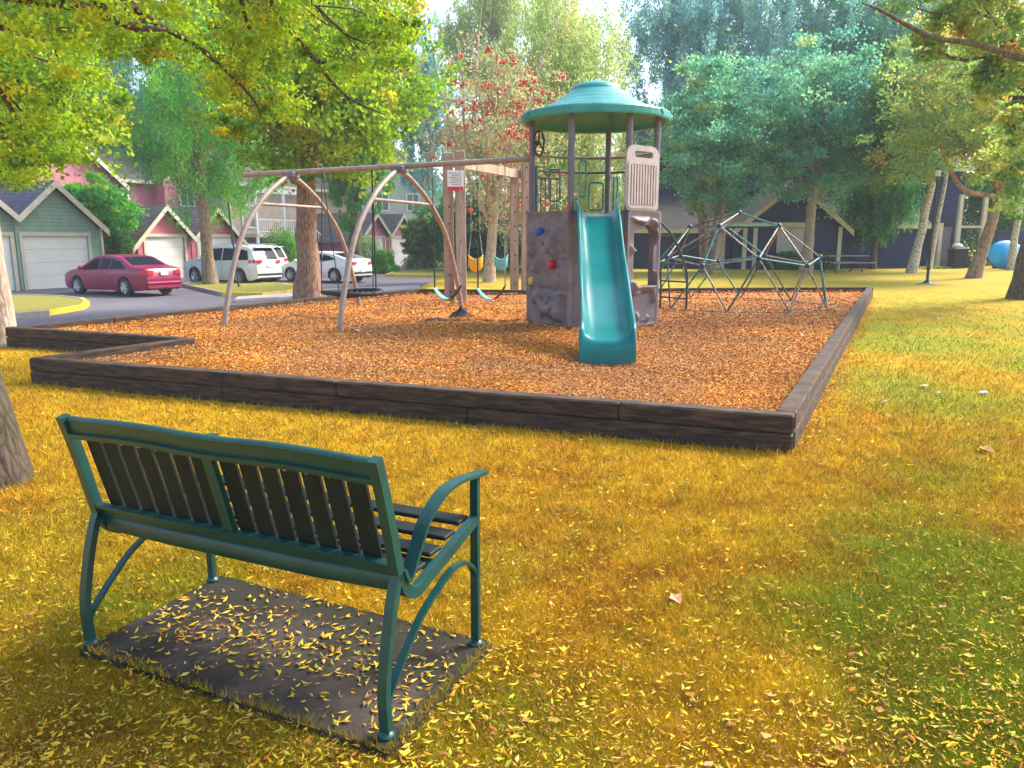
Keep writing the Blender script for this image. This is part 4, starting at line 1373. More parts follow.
def make_car(kind, name, label, paint, P, heading, style):
    """local x forward, y to the left, z up"""
    root = thing(name, label, 'car', P, heading, 'cars parked by the garages')
    if style == 'suv':
        HL, HWd, belt, whl, wr, H = 2.42, 0.93, 1.08, 1.43, 0.37, 1.76
        top = [(-2.42, .62), (-2.40, 1.02), (-2.33, 1.12), (-2.05, 1.60), (-1.9, 1.68), (-1.2, 1.75), (-.2, 1.765), (.35, 1.72), (.6, 1.62), (1.30, 1.16), (1.9, 1.08), (2.25, .93), (2.40, .72), (2.42, .5)]
        side = [[(-2.0, 1.12), (-1.88, 1.52), (-1.42, 1.60), (-1.42, 1.12)], [(-1.36, 1.11), (-1.36, 1.61), (-.42, 1.635), (-.42, 1.09)], [(-.36, 1.09), (-.36, 1.635), (.32, 1.60), (.95, 1.17), (.92, 1.07)]]
        rear = (-2.32, -2.04); front = (.66, 1.24)
    elif style == 'sedan':
        HL, HWd, belt, whl, wr, H = 2.40, 0.905, .93, 1.37, 0.325, 1.45
        top = [(-2.40, .60), (-2.385, .90), (-2.30, 1.00), (-1.80, 1.06), (-1.62, 1.09), (-.98, 1.38), (-.6, 1.44), (-.1, 1.455), (.30, 1.42), (.5, 1.35), (1.22, .97), (1.8, .88), (2.2, .76), (2.38, .60), (2.40, .45)]
        side = [[(-1.50, .98), (-1.05, 1.25), (-.62, 1.33), (-.62, .96)], [(-.56, .96), (-.56, 1.335), (-.08, 1.35), (-.02, 1.35), (-.02, .945)], [(.04, .945), (.04, 1.345), (.30, 1.32), (.98, .99), (.96, .93)]]
        side = [side[0], side[1], side[2]]
        rear = (-1.60, -1.0); front = (.52, 1.18)
    else:
        HL, HWd, belt, whl, wr, H = 2.38, 0.91, .95, 1.38, 0.335, 1.45
        top = [(-2.38, .60), (-2.37, .98), (-2.28, 1.10), (-2.0, 1.13), (-1.1, 1.37), (-.6, 1.44), (-.1, 1.45), (.30, 1.41), (.5, 1.33), (1.25, .96), (1.8, .87), (2.2, .75), (2.36, .60), (2.38, .45)]
        side = [[(-1.45, 1.10), (-1.0, 1.26), (-.62, 1.32), (-.62, .99)], [(-.56, .98), (-.56, 1.33), (-.02, 1.35), (-.02, .955)], [(.04, .955), (.04, 1.345), (.30, 1.31), (.98, .98), (.96, .94)]]
        rear = (-1.95, -1.15); front = (.52, 1.2)

    def zt(x): return lerp(top, x)

    def zb(x):
        z = 0.21 if abs(x) < 2.1 else 0.21 + (abs(x) - 2.1) * 0.35
        for c in (-whl, whl):
            r_ = wr + 0.06
            if abs(x - c) < r_: z = max(z, wr + math.sqrt(r_ * r_ - (x - c) ** 2))
        return z

    def wid(x, z):
        e = abs(x) / HL
        k = 1 - 0.20 * e ** 7 - 0.03 * e * e
        if z < belt: k *= 1 - 0.07 * max(0, (0.55 - z) / .4) ** 2 - 0.018 * ((z - .72) / .2) ** 2 * (z > .72)
        else: k *= 0.975 - 0.25 * (z - belt) / (H - belt) * (1 - .15 * (z - belt) / (H - belt))
        return HWd * k

    def surf_top(x, t, off=0.0):
        z = zt(x)
        hw = wid(x, max(z - .05, 0))
        return Vector((x, t * (hw - .05), z + 0.02 * (1 - t * t) + off))
    xs = sorted(set([-HL + 2 * HL * i / 84 for i in range(85)] + [s * whl + q for s in (-1, 1) for q in (-(wr + .06), wr + .06, -(wr + .055), wr + .055)]))
    rings = []
    NV = 12
    for x in xs:
        a, b_ = zb(x), max(zt(x), zb(x) + .05)
        L = []
        for i in range(NV + 1):
            z = a + (b_ - .05 - a) * i / NV
            L.append((wid(x, z), z))
        L.append((wid(x, b_ - .05) - .018, b_ - .02))
        L.append((wid(x, b_ - .05) - .05, b_))
        T = [(wid(x, b_ - .05) - .05) * (1 - k / 4) for k in range(1, 4)]
        ringL = [Vector((x, y, z)) for y, z in L] + [Vector((x, y, b_ + .02 * (1 - (y / (wid(x, b_ - .05))) ** 2))) for y in T] + [Vector((x, 0, b_ + .02))]
        ring = ringL + [Vector((v.x, -v.y, v.z)) for v in reversed(ringL[:-1])]
        rings.append(ring)
    k = len(rings[0])
    mb = MB()
    mb.add([p for r_ in rings for p in r_], [(i * k + j, i * k + j + 1, (i + 1) * k + j + 1, (i + 1) * k + j) for i in range(len(rings) - 1) for j in range(k - 1)], True)
    mb.add(rings[0], [tuple(range(k))]); mb.add(rings[-1], [tuple(range(k - 1, -1, -1))])
    body = mb.build('body', paint, root)
    mb = MB(); mb.box((0, 0, .42), (4.1, 1.5, .4)); mb.box((0, 0, .27), (2.1, 1.66, .12)); mb.build('underbody', 'black', root)

    def side_glass(poly, s):
        pts = []
        n = len(poly)
        for i in range(n):
            a, b_ = poly[i], poly[(i + 1) % n]
            for t in (0, .34, .67):
                pts.append((a[0] + (b_[0] - a[0]) * t, a[1] + (b_[1] - a[1]) * t))
        cx_ = sum(p[0] for p in pts) / len(pts); cz_ = sum(p[1] for p in pts) / len(pts)
        V_ = [Vector((cx_, s * (wid(cx_, cz_) + .007), cz_))] + [Vector((x, s * (wid(x, z) + .007), z)) for x, z in pts]
        return V_, [(0, i + 1, (i + 1) % len(pts) + 1) for i in range(len(pts))]
    for s in (1, -1):
        for poly in side:
            mb = MB(); v_, f_ = side_glass(poly, s); mb.add(v_, f_, True); mb.build('side_window', 'glass', root)
        for xs_ in (side[1][0][0] - .03, side[2][0][0] - .03):
            mb = MB(); zz_ = np.linspace(.35, belt, 8)
            for a, b_ in zip(zz_, zz_[1:]):
                mb.add([(xs_ - .006, s * (wid(xs_, a) + .004), a), (xs_ + .006, s * (wid(xs_, a) + .004), a), (xs_ + .006, s * (wid(xs_, b_) + .004), b_), (xs_ - .006, s * (wid(xs_, b_) + .004), b_)], [(0, 1, 2, 3)])
            mb.build('door_seam', 'black', body)
            mb = MB(); mb.bbox((xs_ + .14, s * (wid(xs_, .86) + .012), belt - .09), (.17, .03, .035), 0, .008); mb.build('door_handle', paint, root)
        mb = MB(); mb.bbox((.92, s * (HWd + .07), belt + .07), (.12, .18, .13), 0, .03); mb.build('mirror', paint, root)
        for x in (-whl, whl):
            mrot = Matrix.Rotation(-s * PI / 2, 3, 'X')
            mb = MB(); mb.lathe([(wr * .66, .11), (wr * .92, .11), (wr, .07), (wr, -.07), (wr * .92, -.11), (wr * .6, -.11)], (x, s * (HWd - .12), wr), 30, axis=mrot); wo = mb.build('wheel', 'black', root)
            mb = MB(); c_ = Vector((x, s * (HWd - .12), wr))
            mb.lathe([(wr * .68, .105), (wr * .62, .095), (wr * .60, .05), (0.001, .04)], c_, 24, axis=mrot)
            for q in range(7 if style != 'suv' else 5):
                a = 2 * PI * q / (7 if style != 'suv' else 5)
                e = Vector((math.cos(a), 0, math.sin(a)))
                mb.tube([c_ + Vector((0, s * .095, 0)), c_ + e * wr * .63 + Vector((0, s * .095, 0))], .028, 5)
            mb.lathe([(0.001, .115), (.05, .11), (.06, .09)], c_, 12, axis=mrot)
            mb.build('rim', 'alloy', wo)
        # tail lamp wraps the corner
        mb = MB(); zl_, zh_ = (.98, 1.12) if style == 'suv' else ((.78, .94) if style == 'sedan' else (.88, .99))
        xa = -HL + (.34 if style != 'suv' else .42)
        pts_ = [(xa, wid(xa, zl_) + .008), (-HL + .12, wid(-HL + .12, zl_) + .008), (-HL + .02, wid(-HL + .02, zl_) + .0), (-HL - .012, wid(-HL, zl_) * .93), (-HL - .012, wid(-HL, zl_) * .62)]
        for (x1, y1), (x2, y2) in zip(pts_, pts_[1:]):
            mb.add([(x1, s * y1, zl_), (x2, s * y2, zl_), (x2 + (.03 if x2 < -HL + .05 else 0), s * y2 * .985, zh_), (x1 + (.03 if x1 < -HL + .05 else 0), s * y1 * .985, zh_)], [(0, 1, 2, 3)])
        mb.build('tail_lamp', 'lens', root)
        mb = MB(); mb.lathe([(0.001, .05), (.09, .04), (.12, 0), (.1, -.05)], (HL - .16, s * (wid(HL - .2, .7) - .10), .68), 14, axis=Matrix.Rotation(PI / 2, 3, 'Y'), sx=.7); mb.build('headlight', 'alloy', root)
    for nm, (a, b_), tm in (('rear_window', rear, .84), ('windscreen', front, .9)):
        mb = MB(); N = 7
        vs = [surf_top(a + (b_ - a) * i / N, tm * (-1 + 2 * j / N) * (1 - .0 * i), .010) + Vector((0.0, 0, 0)) for i in range(N + 1) for j in range(N + 1)]
        sgn = -1 if nm == 'rear_window' else 1
        vs = [v + Vector((sgn * (.035 if style == 'suv' and sgn < 0 else .015), 0, 0)) for v in vs]
        mb.add(vs, [(i * (N + 1) + j, i * (N + 1) + j + 1, (i + 1) * (N + 1) + j + 1, (i + 1) * (N + 1) + j) for i in range(N) for j in range(N)], True)
        mb.build(nm, 'glass', root)
    zp = .86 if style == 'sedan' else (.92 if style == 'suv' else .62)
    mb = MB(); mb.box((-HL - .014, 0, zp - .03), (.012, .31, .155)); mb.build('number_plate', 'white', root)
    mb = MB(); mb.bbox((-HL + .03, 0, .48), (.12, 1.45, .10), 0, .03); mb.bbox((-HL + .05, 0, .32), (.12, 1.35, .10), 0, .03)
    mb.build('rear_bumper', paint if style == 'sedan' else 'black', root)
    if style == 'suv':
        for s in (1, -1):
            mb = MB(); mb.tube([(.3, s * .62, 1.76), (0, s * .64, 1.80), (-1.5, s * .63, 1.80), (-1.8, s * .60, 1.74)], .018, 6); mb.build('roof_rail', 'alloy', root)
        mb = MB(); mb.box((-2.12, 0, 1.67), (.25, 1.15, .03)); mb.build('spoiler', paint, root)
    return root


HEAD = PI - R(28.4)
def car_at(px_, d_, off): # point of the near rear wheel contact -> centre of car
    X_ = (px_ - 512) / 768 * d_
    hd = Vector((math.cos(HEAD), math.sin(HEAD), 0)); lf = Vector((-hd.y, hd.x, 0))
    return Vector((X_, d_, ROADZ + .01)) + hd * off - lf * .8


make_car('a', 'sedan_car', 'burgundy sedan parked in front of the green garage', 'car_red', car_at(129, 27.6, 1.37), HEAD, 'sedan')
make_car('b', 'suv_car', 'white SUV parked beside the slim tree on the grass island', 'car_white', car_at(243, 34.6, 1.43), HEAD, 'suv')
make_car('c', 'coupe_car', 'low white sedan parked behind the big forked tree trunk', 'car_white', car_at(337, 36.4, 1.38), HEAD, 'fast')
make_car('d', 'suv_car', 'white SUV mostly hidden directly behind another white SUV', 'car_white', car_at(254, 37.6, 1.43), HEAD, 'suv')


# ------------------------------------------------------------------ houses
EV = Vector((math.sin(R(28.4)), math.cos(R(28.4)), 0))      # along the garage fronts
BV = Vector((-math.cos(R(28.4)), math.sin(R(28.4)), 0))     # away from the road, into the garages
GA = math.atan2(EV.y, EV.x)


def garage(P0, bays, spacing, peakz, slope, siding, roofm, label, door_w=2.5, base=ROADZ, ext=0.3, name='garage', depth=6.5, doors=None, eave_over=.55):
    """P0 = front foot of the first bay's centre line; local u along the front, v into the garage"""
    root = thing(name, label, 'garage', (P0[0], P0[1], base), GA)
    H = peakz - base
    hw = spacing / 2
    wall_h = H - 0.16 - slope * hw
    # local: x = u ; y = v (BV is +90 deg from EV)
    L0, L1 = -hw - ext * 0, (bays - 1) * spacing + hw + ext
    # front wall with gables and openings
    outer = [(L0, 0), (L1, 0)]
    outer.append((L1, wall_h - slope * ext))
    for k_ in range(bays - 1, -1, -1):
        c_ = k_ * spacing
        outer += [(c_, wall_h + slope * hw), ]
        if k_ > 0: outer.append((c_ - hw, wall_h))
    outer.append((L0, wall_h))
    dh = 2.16
    holes = [[(k_ * spacing - door_w / 2, 0.02), (k_ * spacing + door_w / 2, 0.02), (k_ * spacing + door_w / 2, dh), (k_ * spacing - door_w / 2, dh)] for k_ in range(bays)]
    mb = MB(); mb.plate(outer, holes, lambda u, v: Vector((u, 0, v)), (0, 0.15, 0))
    mb.build('front_wall', siding, root)
    for x_ in (L0, L1):
        hh = wall_h - (slope * ext if x_ == L1 else 0)
        mb = MB(); mb.box((x_ + (.075 if x_ == L0 else -.075), depth / 2 + .155, hh / 2), (.15, depth, hh)); mb.build('side_wall', siding, root)
    mb = MB(); mb.box(((L0 + L1) / 2, depth + .24, wall_h / 2), (L1 - L0, .15, wall_h)); mb.build('rear_wall', siding, root)
    for k_ in range(bays):
        c_ = k_ * spacing
        mb = MB()
        for q in range(4):
            mb.bbox((c_, .10, .02 + dh / 8 + q * (dh - .02) / 4), (door_w, .05, dh / 4 - .012), 0, .004)
            for e in ():
                mb.bbox((c_ + e * door_w, .072, .02 + dh / 8 + q * (dh - .02) / 4), (door_w * .2, .02, dh / 4 - .2), 0, .008)
        mb.build('garage_door', 'door', root)
        mb = MB()
        for s in (-1, 1): mb.box((c_ + s * (door_w / 2 + .06), -.022, dh / 2 + .0), (.13, .045, dh + .0))
        mb.box((c_, -.022, dh + .075), (door_w + .25, .045, .15)); mb.build('door_trim', 'cream', root)
        # roof planes of the bay
        for s in (-1, 1):
            run = hw if (s < 0 and k_ > 0) or (s > 0 and k_ < bays - 1) else hw + eave_over
            a = Vector((c_, -.35, wall_h + slope * hw + .10)); e = Vector((c_ + s * run, -.35, wall_h + slope * hw + .10 - slope * run))
            dz_ = Vector((0, 0, .09)); dy_ = Vector((0, depth + .8, 0))
            mb = MB(); vs = [a, e, e + dy_, a + dy_]
            mb.add(vs + [p + dz_ for p in vs], [(0, 1, 2, 3), (7, 6, 5, 4), (0, 4, 5, 1), (1, 5, 6, 2), (2, 6, 7, 3), (3, 7, 4, 0)]); mb.build('roof_slope', roofm, root)
            mb = MB(); t_ = Vector((0, 0, -.20)); o_ = Vector((0, -.045, 0)); u_ = Vector((0, 0, .075))
            vs = [a + o_ + u_, e + o_ + u_, e + o_ + t_, a + o_ + t_]
            mb.add(vs + [p - o_ * .9 for p in vs], [(0, 1, 2, 3), (7, 6, 5, 4), (0, 4, 5, 1), (1, 5, 6, 2), (2, 6, 7, 3), (3, 7, 4, 0)]); mb.build('barge_board', 'cream', root)
    for x_ in [L1 - .05] + [k_ * spacing + hw for k_ in range(bays - 1)]:
        mb = MB(); mb.box((x_, -.03, wall_h / 2 - .1), (.09, .06, wall_h - .3)); mb.build('corner_board' if x_ == L1 - .05 else 'downpipe', 'cream' if x_ == L1 - .05 else siding, root)
    mb = MB(); mb.bbox((-.95, 2.0, H - .75), (.35, .35, .3), 0, .03); mb.build('roof_vent', 'dark', root)
    return root


def front_pt(px_, Y_): return Vector(((px_ - 512) / 768 * Y_, Y_, 0))


g1 = front_pt(64, 32.4)
garage(g1 - EV * 3.2, 2, 3.2, 3.87, .9, 'green_siding', 'shingle', 'sage green garage with dark slate roof at the far left', 2.75, ext=.45)
g2 = front_pt(171, 40.1)
garage(g2, 2, 3.2, 3.25, 1.0, 'pink_siding', 'shingle_brown', 'rose pink double garage behind the white SUV', 2.3, ext=.25)
g3 = front_pt(377, 57.5)
garage(g3, 2, 3.2, 3.45, 1.0, 'pink_siding', 'shingle_brown', 'farther rose pink garage with round bushes in front', 2.3, ext=.2)


def window(mb_root, c, w_, h_, ry, nrm, glassm='pane', trim='cream'):
    """framed window standing proud of the wall; c centre, ry direction along wall"""
    fr = lambda u, v: Vector(c) + ry * u + Vector((0, 0, v)) + nrm * 0.0
    mb = MB(); mb.plate([(-w_ / 2 - .1, -h_ / 2 - .1), (w_ / 2 + .1, -h_ / 2 - .1), (w_ / 2 + .1, h_ / 2 + .1), (-w_ / 2 - .1, h_ / 2 + .1)],
                        [[(-w_ / 2, -h_ / 2), (-.03, -h_ / 2), (-.03, h_ / 2), (-w_ / 2, h_ / 2)], [(.03, -h_ / 2), (w_ / 2, -h_ / 2), (w_ / 2, h_ / 2), (.03, h_ / 2)]], fr, nrm * .06)
    f_ = mb.build('window', trim, mb_root)
    mb = MB(); mb.plate([(-w_ / 2, -h_ / 2), (w_ / 2, -h_ / 2), (w_ / 2, h_ / 2), (-w_ / 2, h_ / 2)], [], lambda u, v: fr(u, v) + nrm * .01, nrm * .015)
    mb.build('pane', glassm, f_)
    return f_


def gable_block(root, x0, x1, y0, y1, wall_h, peak, siding, roofm, base=0.0, over=.5, ridge='y', chim=None):
    """walls with gable ends; ridge along y (gable faces -y) or along x"""
    mb = MB()
    if ridge == 'y':
        xm = (x0 + x1) / 2
        mb.plate([(x0, base), (x1, base), (x1, wall_h), (xm, peak), (x0, wall_h)], [], lambda u, v: Vector((u, y0, v)), (0, y1 - y0, 0))
        mb.build('wall', siding, root)
        sl = (peak - wall_h) / (x1 - xm)
        for s in (-1, 1):
            e = (x1 - xm) + over
            a = Vector((xm, y0 - over, peak + .04)); q = Vector((xm + s * e, y0 - over, peak + .04 - sl * e))
            D_ = Vector((0, y1 - y0 + 2 * over, 0)); T = Vector((0, 0, .12))
            vs = [a, q, q + D_, a + D_]
            mb = MB(); mb.add(vs + [p + T for p in vs], [(0, 1, 2, 3), (7, 6, 5, 4), (0, 4, 5, 1), (1, 5, 6, 2), (2, 6, 7, 3), (3, 7, 4, 0)]); mb.build('roof', roofm, root)
            o_ = Vector((0, -.05, 0)); vs = [a + o_ + T * .8, q + o_ + T * .8, q + o_ - T * 1.7, a + o_ - T * 1.7]
            mb = MB(); mb.add(vs + [p - o_ * .9 for p in vs], [(0, 1, 2, 3), (7, 6, 5, 4), (0, 4, 5, 1), (1, 5, 6, 2), (2, 6, 7, 3), (3, 7, 4, 0)]); mb.build('barge_board', 'cream', root)
    else:
        ym = (y0 + y1) / 2
        mb.plate([(y0, base), (y1, base), (y1, wall_h), (ym, peak), (y0, wall_h)], [], lambda u, v: Vector((x0, u, v)), (x1 - x0, 0, 0))
        mb.build('wall', siding, root)
        sl = (peak - wall_h) / (ym - y0)
        for s in (-1, 1):
            e = (ym - y0) + over
            a = Vector((x0 - over, ym, peak + .04)); q = Vector((x0 - over, ym + s * e, peak + .04 - sl * e))
            D_ = Vector((x1 - x0 + 2 * over, 0, 0)); T = Vector((0, 0, .12)); vs = [a, q, q + D_, a + D_]
            mb = MB(); mb.add(vs + [p + T for p in vs], [(0, 1, 2, 3), (7, 6, 5, 4), (0, 4, 5, 1), (1, 5, 6, 2), (2, 6, 7, 3), (3, 7, 4, 0)]); mb.build('roof', roofm, root)
            if s < 0:
                mb = MB(); mb.box(((x0 + x1) / 2, q.y - .04, q.z + .03), (x1 - x0 + 2 * over, .07, .2)); mb.build('gutter', 'cream', root)


# pink townhouse behind the first pink garage
tA = front_pt(95, 44.5) + BV * 3
th = thing('townhouse', 'tall rose pink townhouse with steep gable behind the pink garages', 'house', (tA.x, tA.y, ROADZ), GA)
gable_block(th, -5.5, 4.2, 0, 9, 5.6, 9.6, 'pink_pale', 'shingle_brown', over=.5)
gable_block(th, 4.25, 15.5, .6, 9, 5.9, 8.6, 'pink_pale', 'shingle_brown', over=.4, ridge='x')
gable_block(th, 7.2, 10.6, -.6, 0.55, 6.0, 8.0, 'pink_pale', 'shingle_brown', over=.3)


def th_window(px_, py_, w_, h_, yoff):
    # intersect sight line with the wall plane local y=yoff
    o = Vector((0, 0, EYE)); d_ = (at(px_, py_, 10.0) - o)
    wp_ = tA + BV * yoff
    t_ = (wp_ - Vector((0, 0, wp_.z))).dot(BV) / d_.dot(BV) if abs(d_.dot(BV)) > 1e-6 else 40
    p = o + d_ * t_ - Vector((tA.x, tA.y, ROADZ))
    u_ = p.dot(EV)
    window(th, (u_, yoff, p.z), w_, h_, Vector((1, 0, 0)), Vector((0, -1, 0)), 'pane', 'white')


th_window(187, 197, 1.0, 1.1, -.6); th_window(245, 209, 1.0, 1.1, .6); th_window(222, 209, .9, 1.1, .6); th_window(247, 243, 1.0, 1.3, .6); th_window(120, 205, 1.2, 1.2, 0); th_window(128, 235, 1.2, 1.3, 0)

# second house: cream porch and stairs between the townhouse and the far garage
pa = front_pt(262, 52)
ph = thing('porch_house', 'pale house with raised porch and white railed stairs behind the parked cars', 'house', (pa.x, pa.y, ROADZ), GA)
gable_block(ph, 0, 13, 2.4, 10, 6.0, 8.8, 'beige_siding', 'shingle_brown', over=.5, ridge='x')
mb = MB(); mb.box((2.6, 1.2, 2.3), (5.2, 2.38, .25)); mb.build('porch_deck', 'cream', ph)
for x_ in (.1, 2.6, 5.1):
    mb = MB(); mb.box((x_, .1, 2.6), (.16, .16, 5.2)); mb.build('porch_post', 'white', ph)
mb = MB(); mb.box((2.6, .1, 5.25), (5.4, .2, .3)); mb.build('porch_beam', 'white', ph)
mb = MB(); mb.box((2.6, .05, 3.35), (5.0, .07, .08)); mb.box((2.6, .05, 2.55), (5.0, .05, .06))
for i in range(26): mb.box((.2 + i * .19, .05, 2.95), (.04, .04, .8))
mb.build('balustrade', 'white', ph)
mb = MB()
for i in range(12): mb.box((5.4 + i * .28, .9, 2.2 - i * .19), (.3, 1.1, .06))
mb.build('steps', 'tan_timber', ph)
for yy in (.32, 1.48):
    mb = MB(); mb.tube([(5.2, yy, 2.2), (8.8, yy, -.1)], 1, 4, flat=(.14, .03), up=(0, 0, 1)); mb.build('stringer', 'pink_siding', ph)
    mb = MB(); mb.tube([(5.2, yy, 3.2), (8.8, yy, .85)], 1, 4, flat=(.05, .035), up=(0, 0, 1))
    for i in range(16): mb.box((5.3 + i * .23, yy, 2.65 - i * .15), (.035, .035, .95))
    mb.build('stair_rail', 'white', ph)
window(ph, (1.6, 2.38, 3.6), 1.1, 1.4, Vector((1, 0, 0)), Vector((0, -1, 0)), 'pane', 'white'); window(ph, (7.6, 2.38, 4.3), 1.1, 1.3, Vector((1, 0, 0)), Vector((0, -1, 0)), 'pane', 'white')

# pale green house far behind
hb = thing('tall_house', 'pale grey green tall house behind the far pink garage', 'house', (-12.5, 76, ROADZ), .35)
gable_block(hb, -6, 6.5, 0, 9, 7.2, 11.2, 'sage_pale', 'shingle_brown', over=.6)
for x_ in (-3, 0, 3): window(hb, (x_, 0, 5.6), 1.1, 1.5, Vector((1, 0, 0)), Vector((0, -1, 0)), 'pane', 'white')

# navy house across the lawn
hx0 = 11.0
nh = thing('navy_house', 'long navy blue house with brown roofs and cream trim across the lawn', 'house', (0, 40.5, 0), 0)
S_ = 40.5 / 768
def nx(px_): return (px_ - 512) * S_
gable_block(nh, nx(734), nx(838), 0, 9, 2.15, 4.35, 'blue_siding', 'shingle_dark', over=.35)
gable_block(nh, nx(540), nx(733.5), 1.2, 9, 2.05, 3.9, 'blue_siding', 'shingle_dark', over=.35, ridge='x')
gable_block(nh, nx(838.5), nx(931), 1.6, 9, 2.3, 4.1, 'blue_siding', 'shingle_dark', over=.35, ridge='x')
gable_block(nh, nx(655), nx(905), 5.5, 14, 6.4, 8.2, 'blue_siding', 'shingle_dark', over=.5, ridge='x')
X1, NY = Vector((1, 0, 0)), Vector((0, -1, 0))
mb = MB(); mb.box(((nx(727) + nx(803)) / 2, -.45, 2.28), (nx(803) - nx(727), .12, .2)); mb.build('fascia_beam', 'cream', nh)
for p_ in (738.5, 748.5, 833):
    mb = MB(); mb.box((nx(p_), -.42 if p_ < 800 else -.12, 1.09), (.2, .1, 2.18)); mb.build('trim_post', 'cream', nh)
mb = MB(); mb.bbox((nx(719), 1.14, 1.0), (.9, .08, 2.0), 0, .01)
dr = mb.build('door', 'white', nh); mb = MB(); mb.lathe([(.001, .05), (.03, .04), (.03, 0)], (nx(719) + .35, 1.1, .95), 8, axis=Matrix.Rotation(PI / 2, 3, 'X')); mb.build('handle', 'bolt', dr)
window(nh, (nx(787), 0, 1.52), 1.35, 1.2, X1, NY, 'curtain', 'cream')
for p_, z_ in ((700, 4.7), (842, 4.7), (870, 4.7)): window(nh, (nx(p_) * 1.13, 5.5, z_), 1.0, 1.3, X1, NY, 'pane', 'cream')
for p_ in (826, 855, 903):
    mb = MB(); mb.box((nx(p_) * 1.13, 5.4, 5.1), (.22, .12, 3.2)); mb.build('trim_post', 'cream', nh)
# side part with outdoor stairs
sh = thing('stair_house', 'dark house end with an outdoor stair between cream posts', 'house', (0, 42.6, 0), 0)
S2 = 42.6 / 768
def mx_(px_): return (px_ - 512) * S2
gable_block(sh, mx_(932), mx_(985), 3.2, 9, 5.6, 7.6, 'blue_siding', 'shingle_dark', over=.3, ridge='x')
mb = MB(); mb.box((mx_(961), 3.1, 2.8), (1.9, .1, 5.6)); mb.build('wall', 'blue_siding', sh)
mb = MB()
for i in range(12): mb.box((mx_(961), .1 + i * .26, .16 + i * .21), (1.25, .3, .06)); mb.box((mx_(961), .23 + i * .26, .06 + i * .21), (1.25, .03, .2))
mb.build('steps', 'dark', sh)
for p_, h_ in ((948.5, 3.9), (972.5, 3.9), (931, 2.4)):
    mb = MB(); mb.box((mx_(p_), -.1, h_ / 2), (.2, .2, h_)); mb.build('post', 'cream', sh)
mb = MB(); mb.box((mx_(960), -.1, 2.2), (1.2, .14, .12)); mb.build('cross_beam', 'cream', sh)
mb = MB(); mb.box((mx_(940), .6, 1.1), (.95, .06, 2.2)); mb.build('screen_wall', 'post', sh)
# bin
bc = thing('wheeled_bin', 'dark wheeled rubbish bin beside the outdoor stair', 'bin', (mx_(941), 41.6, 0))
mb = MB(); mb.box((0, 0, .52), (.62, .62, .98), taper=1.12); mb.build('bin_body', 'black', bc)
mb = MB(); mb.bbox((0, -.02, 1.05), (.78, .8, .07), 0, .02); mb.build('lid', 'post', bc)
for s in (-1, 1):
    mb = MB(); mb.lathe([(.001, .03), (.12, .03), (.12, -.03), (.001, -.03)], (s * .3, .28, .12), 14, axis=Matrix.Rotation(PI / 2, 3, 'Y')); mb.build('wheel', 'dark', bc)
mb = MB(); rs = random.Random(3)
mb.lathe([(.001, 0), (.25, .01), (.3, .1), (.2, .2), (.001, .24)], (0, 0, 0), 10, sy=.8); bg_ = mb.build('white_bag', 'white'); bg_.location = (mx_(941) - .05, 41.6, 1.09); tag(bg_, 'white sack lying on top of the wheeled bin', 'bag')

# low navy fence
fn = thing('garden_fence', 'navy board fence with cream cap at the far right', 'fence', (mx_(1010), 41.9, 0))
mb = MB(); mb.box((1.8, 0, .95), (7.0, .08, 1.9)); mb.build('boards', 'blue_siding', fn)
mb = MB(); mb.box((1.8, 0, 1.94), (7.1, .16, .07)); mb.build('cap_rail', 'shingle_brown', fn)
for i in range(4):
    mb = MB(); mb.box((-1.6 + i * 2.2, -.09, 1.0), (.12, .09, 2.0)); mb.build('post', 'blue_siding', fn)

# blue paddling pool leaning on the fence
po = thing('paddling_pool', 'bright blue paddling pool propped upright against the navy fence', 'paddling pool', (25.1, 39.6, .05))
mrot = Matrix.Rotation(R(-78), 3, 'X').transposed()
mb = MB(); mb.lathe([(.001, .16), (.66, .16), (.72, .12), (.78, .10), (.80, .0), (.86, -.05), (.88, -.02), (.86, .02), (.90, .06), (.88, .10), (.80, .14), (.76, .2), (.001, .22)], (0, 0, .70), 40, axis=Matrix.Rotation(R(78), 3, 'X'), sx=1.05, sy=.8)
mb.build('pool_shell', 'pool_blue', po)
mb = MB(); mb.lathe([(.90, .03), (.93, .0), (.92, -.05), (.86, -.07)], (0, 0, .70), 40, axis=Matrix.Rotation(R(78), 3, 'X'), sx=1.05, sy=.8); mb.build('rim', 'pool_deep', po)

# picnic table
pt = thing('picnic_table', 'long pale topped picnic table on dark pipe legs by the navy house', 'picnic table', (15.7, 36.8, 0), R(14))
mb = MB()
for i in range(4): mb.bbox((0, -.29 + i * .195, .76), (2.3, .18, .045), 0, .008)
mb.build('table_top', 'galv', pt)
for s in (-1, 1):
    mb = MB(); mb.bbox((.0, s * .72, .45), (2.3, .26, .045), 0, .008); mb.build('bench_seat', 'galv', pt)
    mb = MB(); x_ = s * .72
    mb.tube([(x_, -.48, 0), (x_, -.12, .4), (x_, -.2, .73), (x_, .2, .73), (x_, .12, .4), (x_, .48, 0)], .03, 6)
    mb.tube([(x_, -.78, .42), (x_, .78, .42)], .03, 6); mb.build('leg_frame', 'dark', pt)

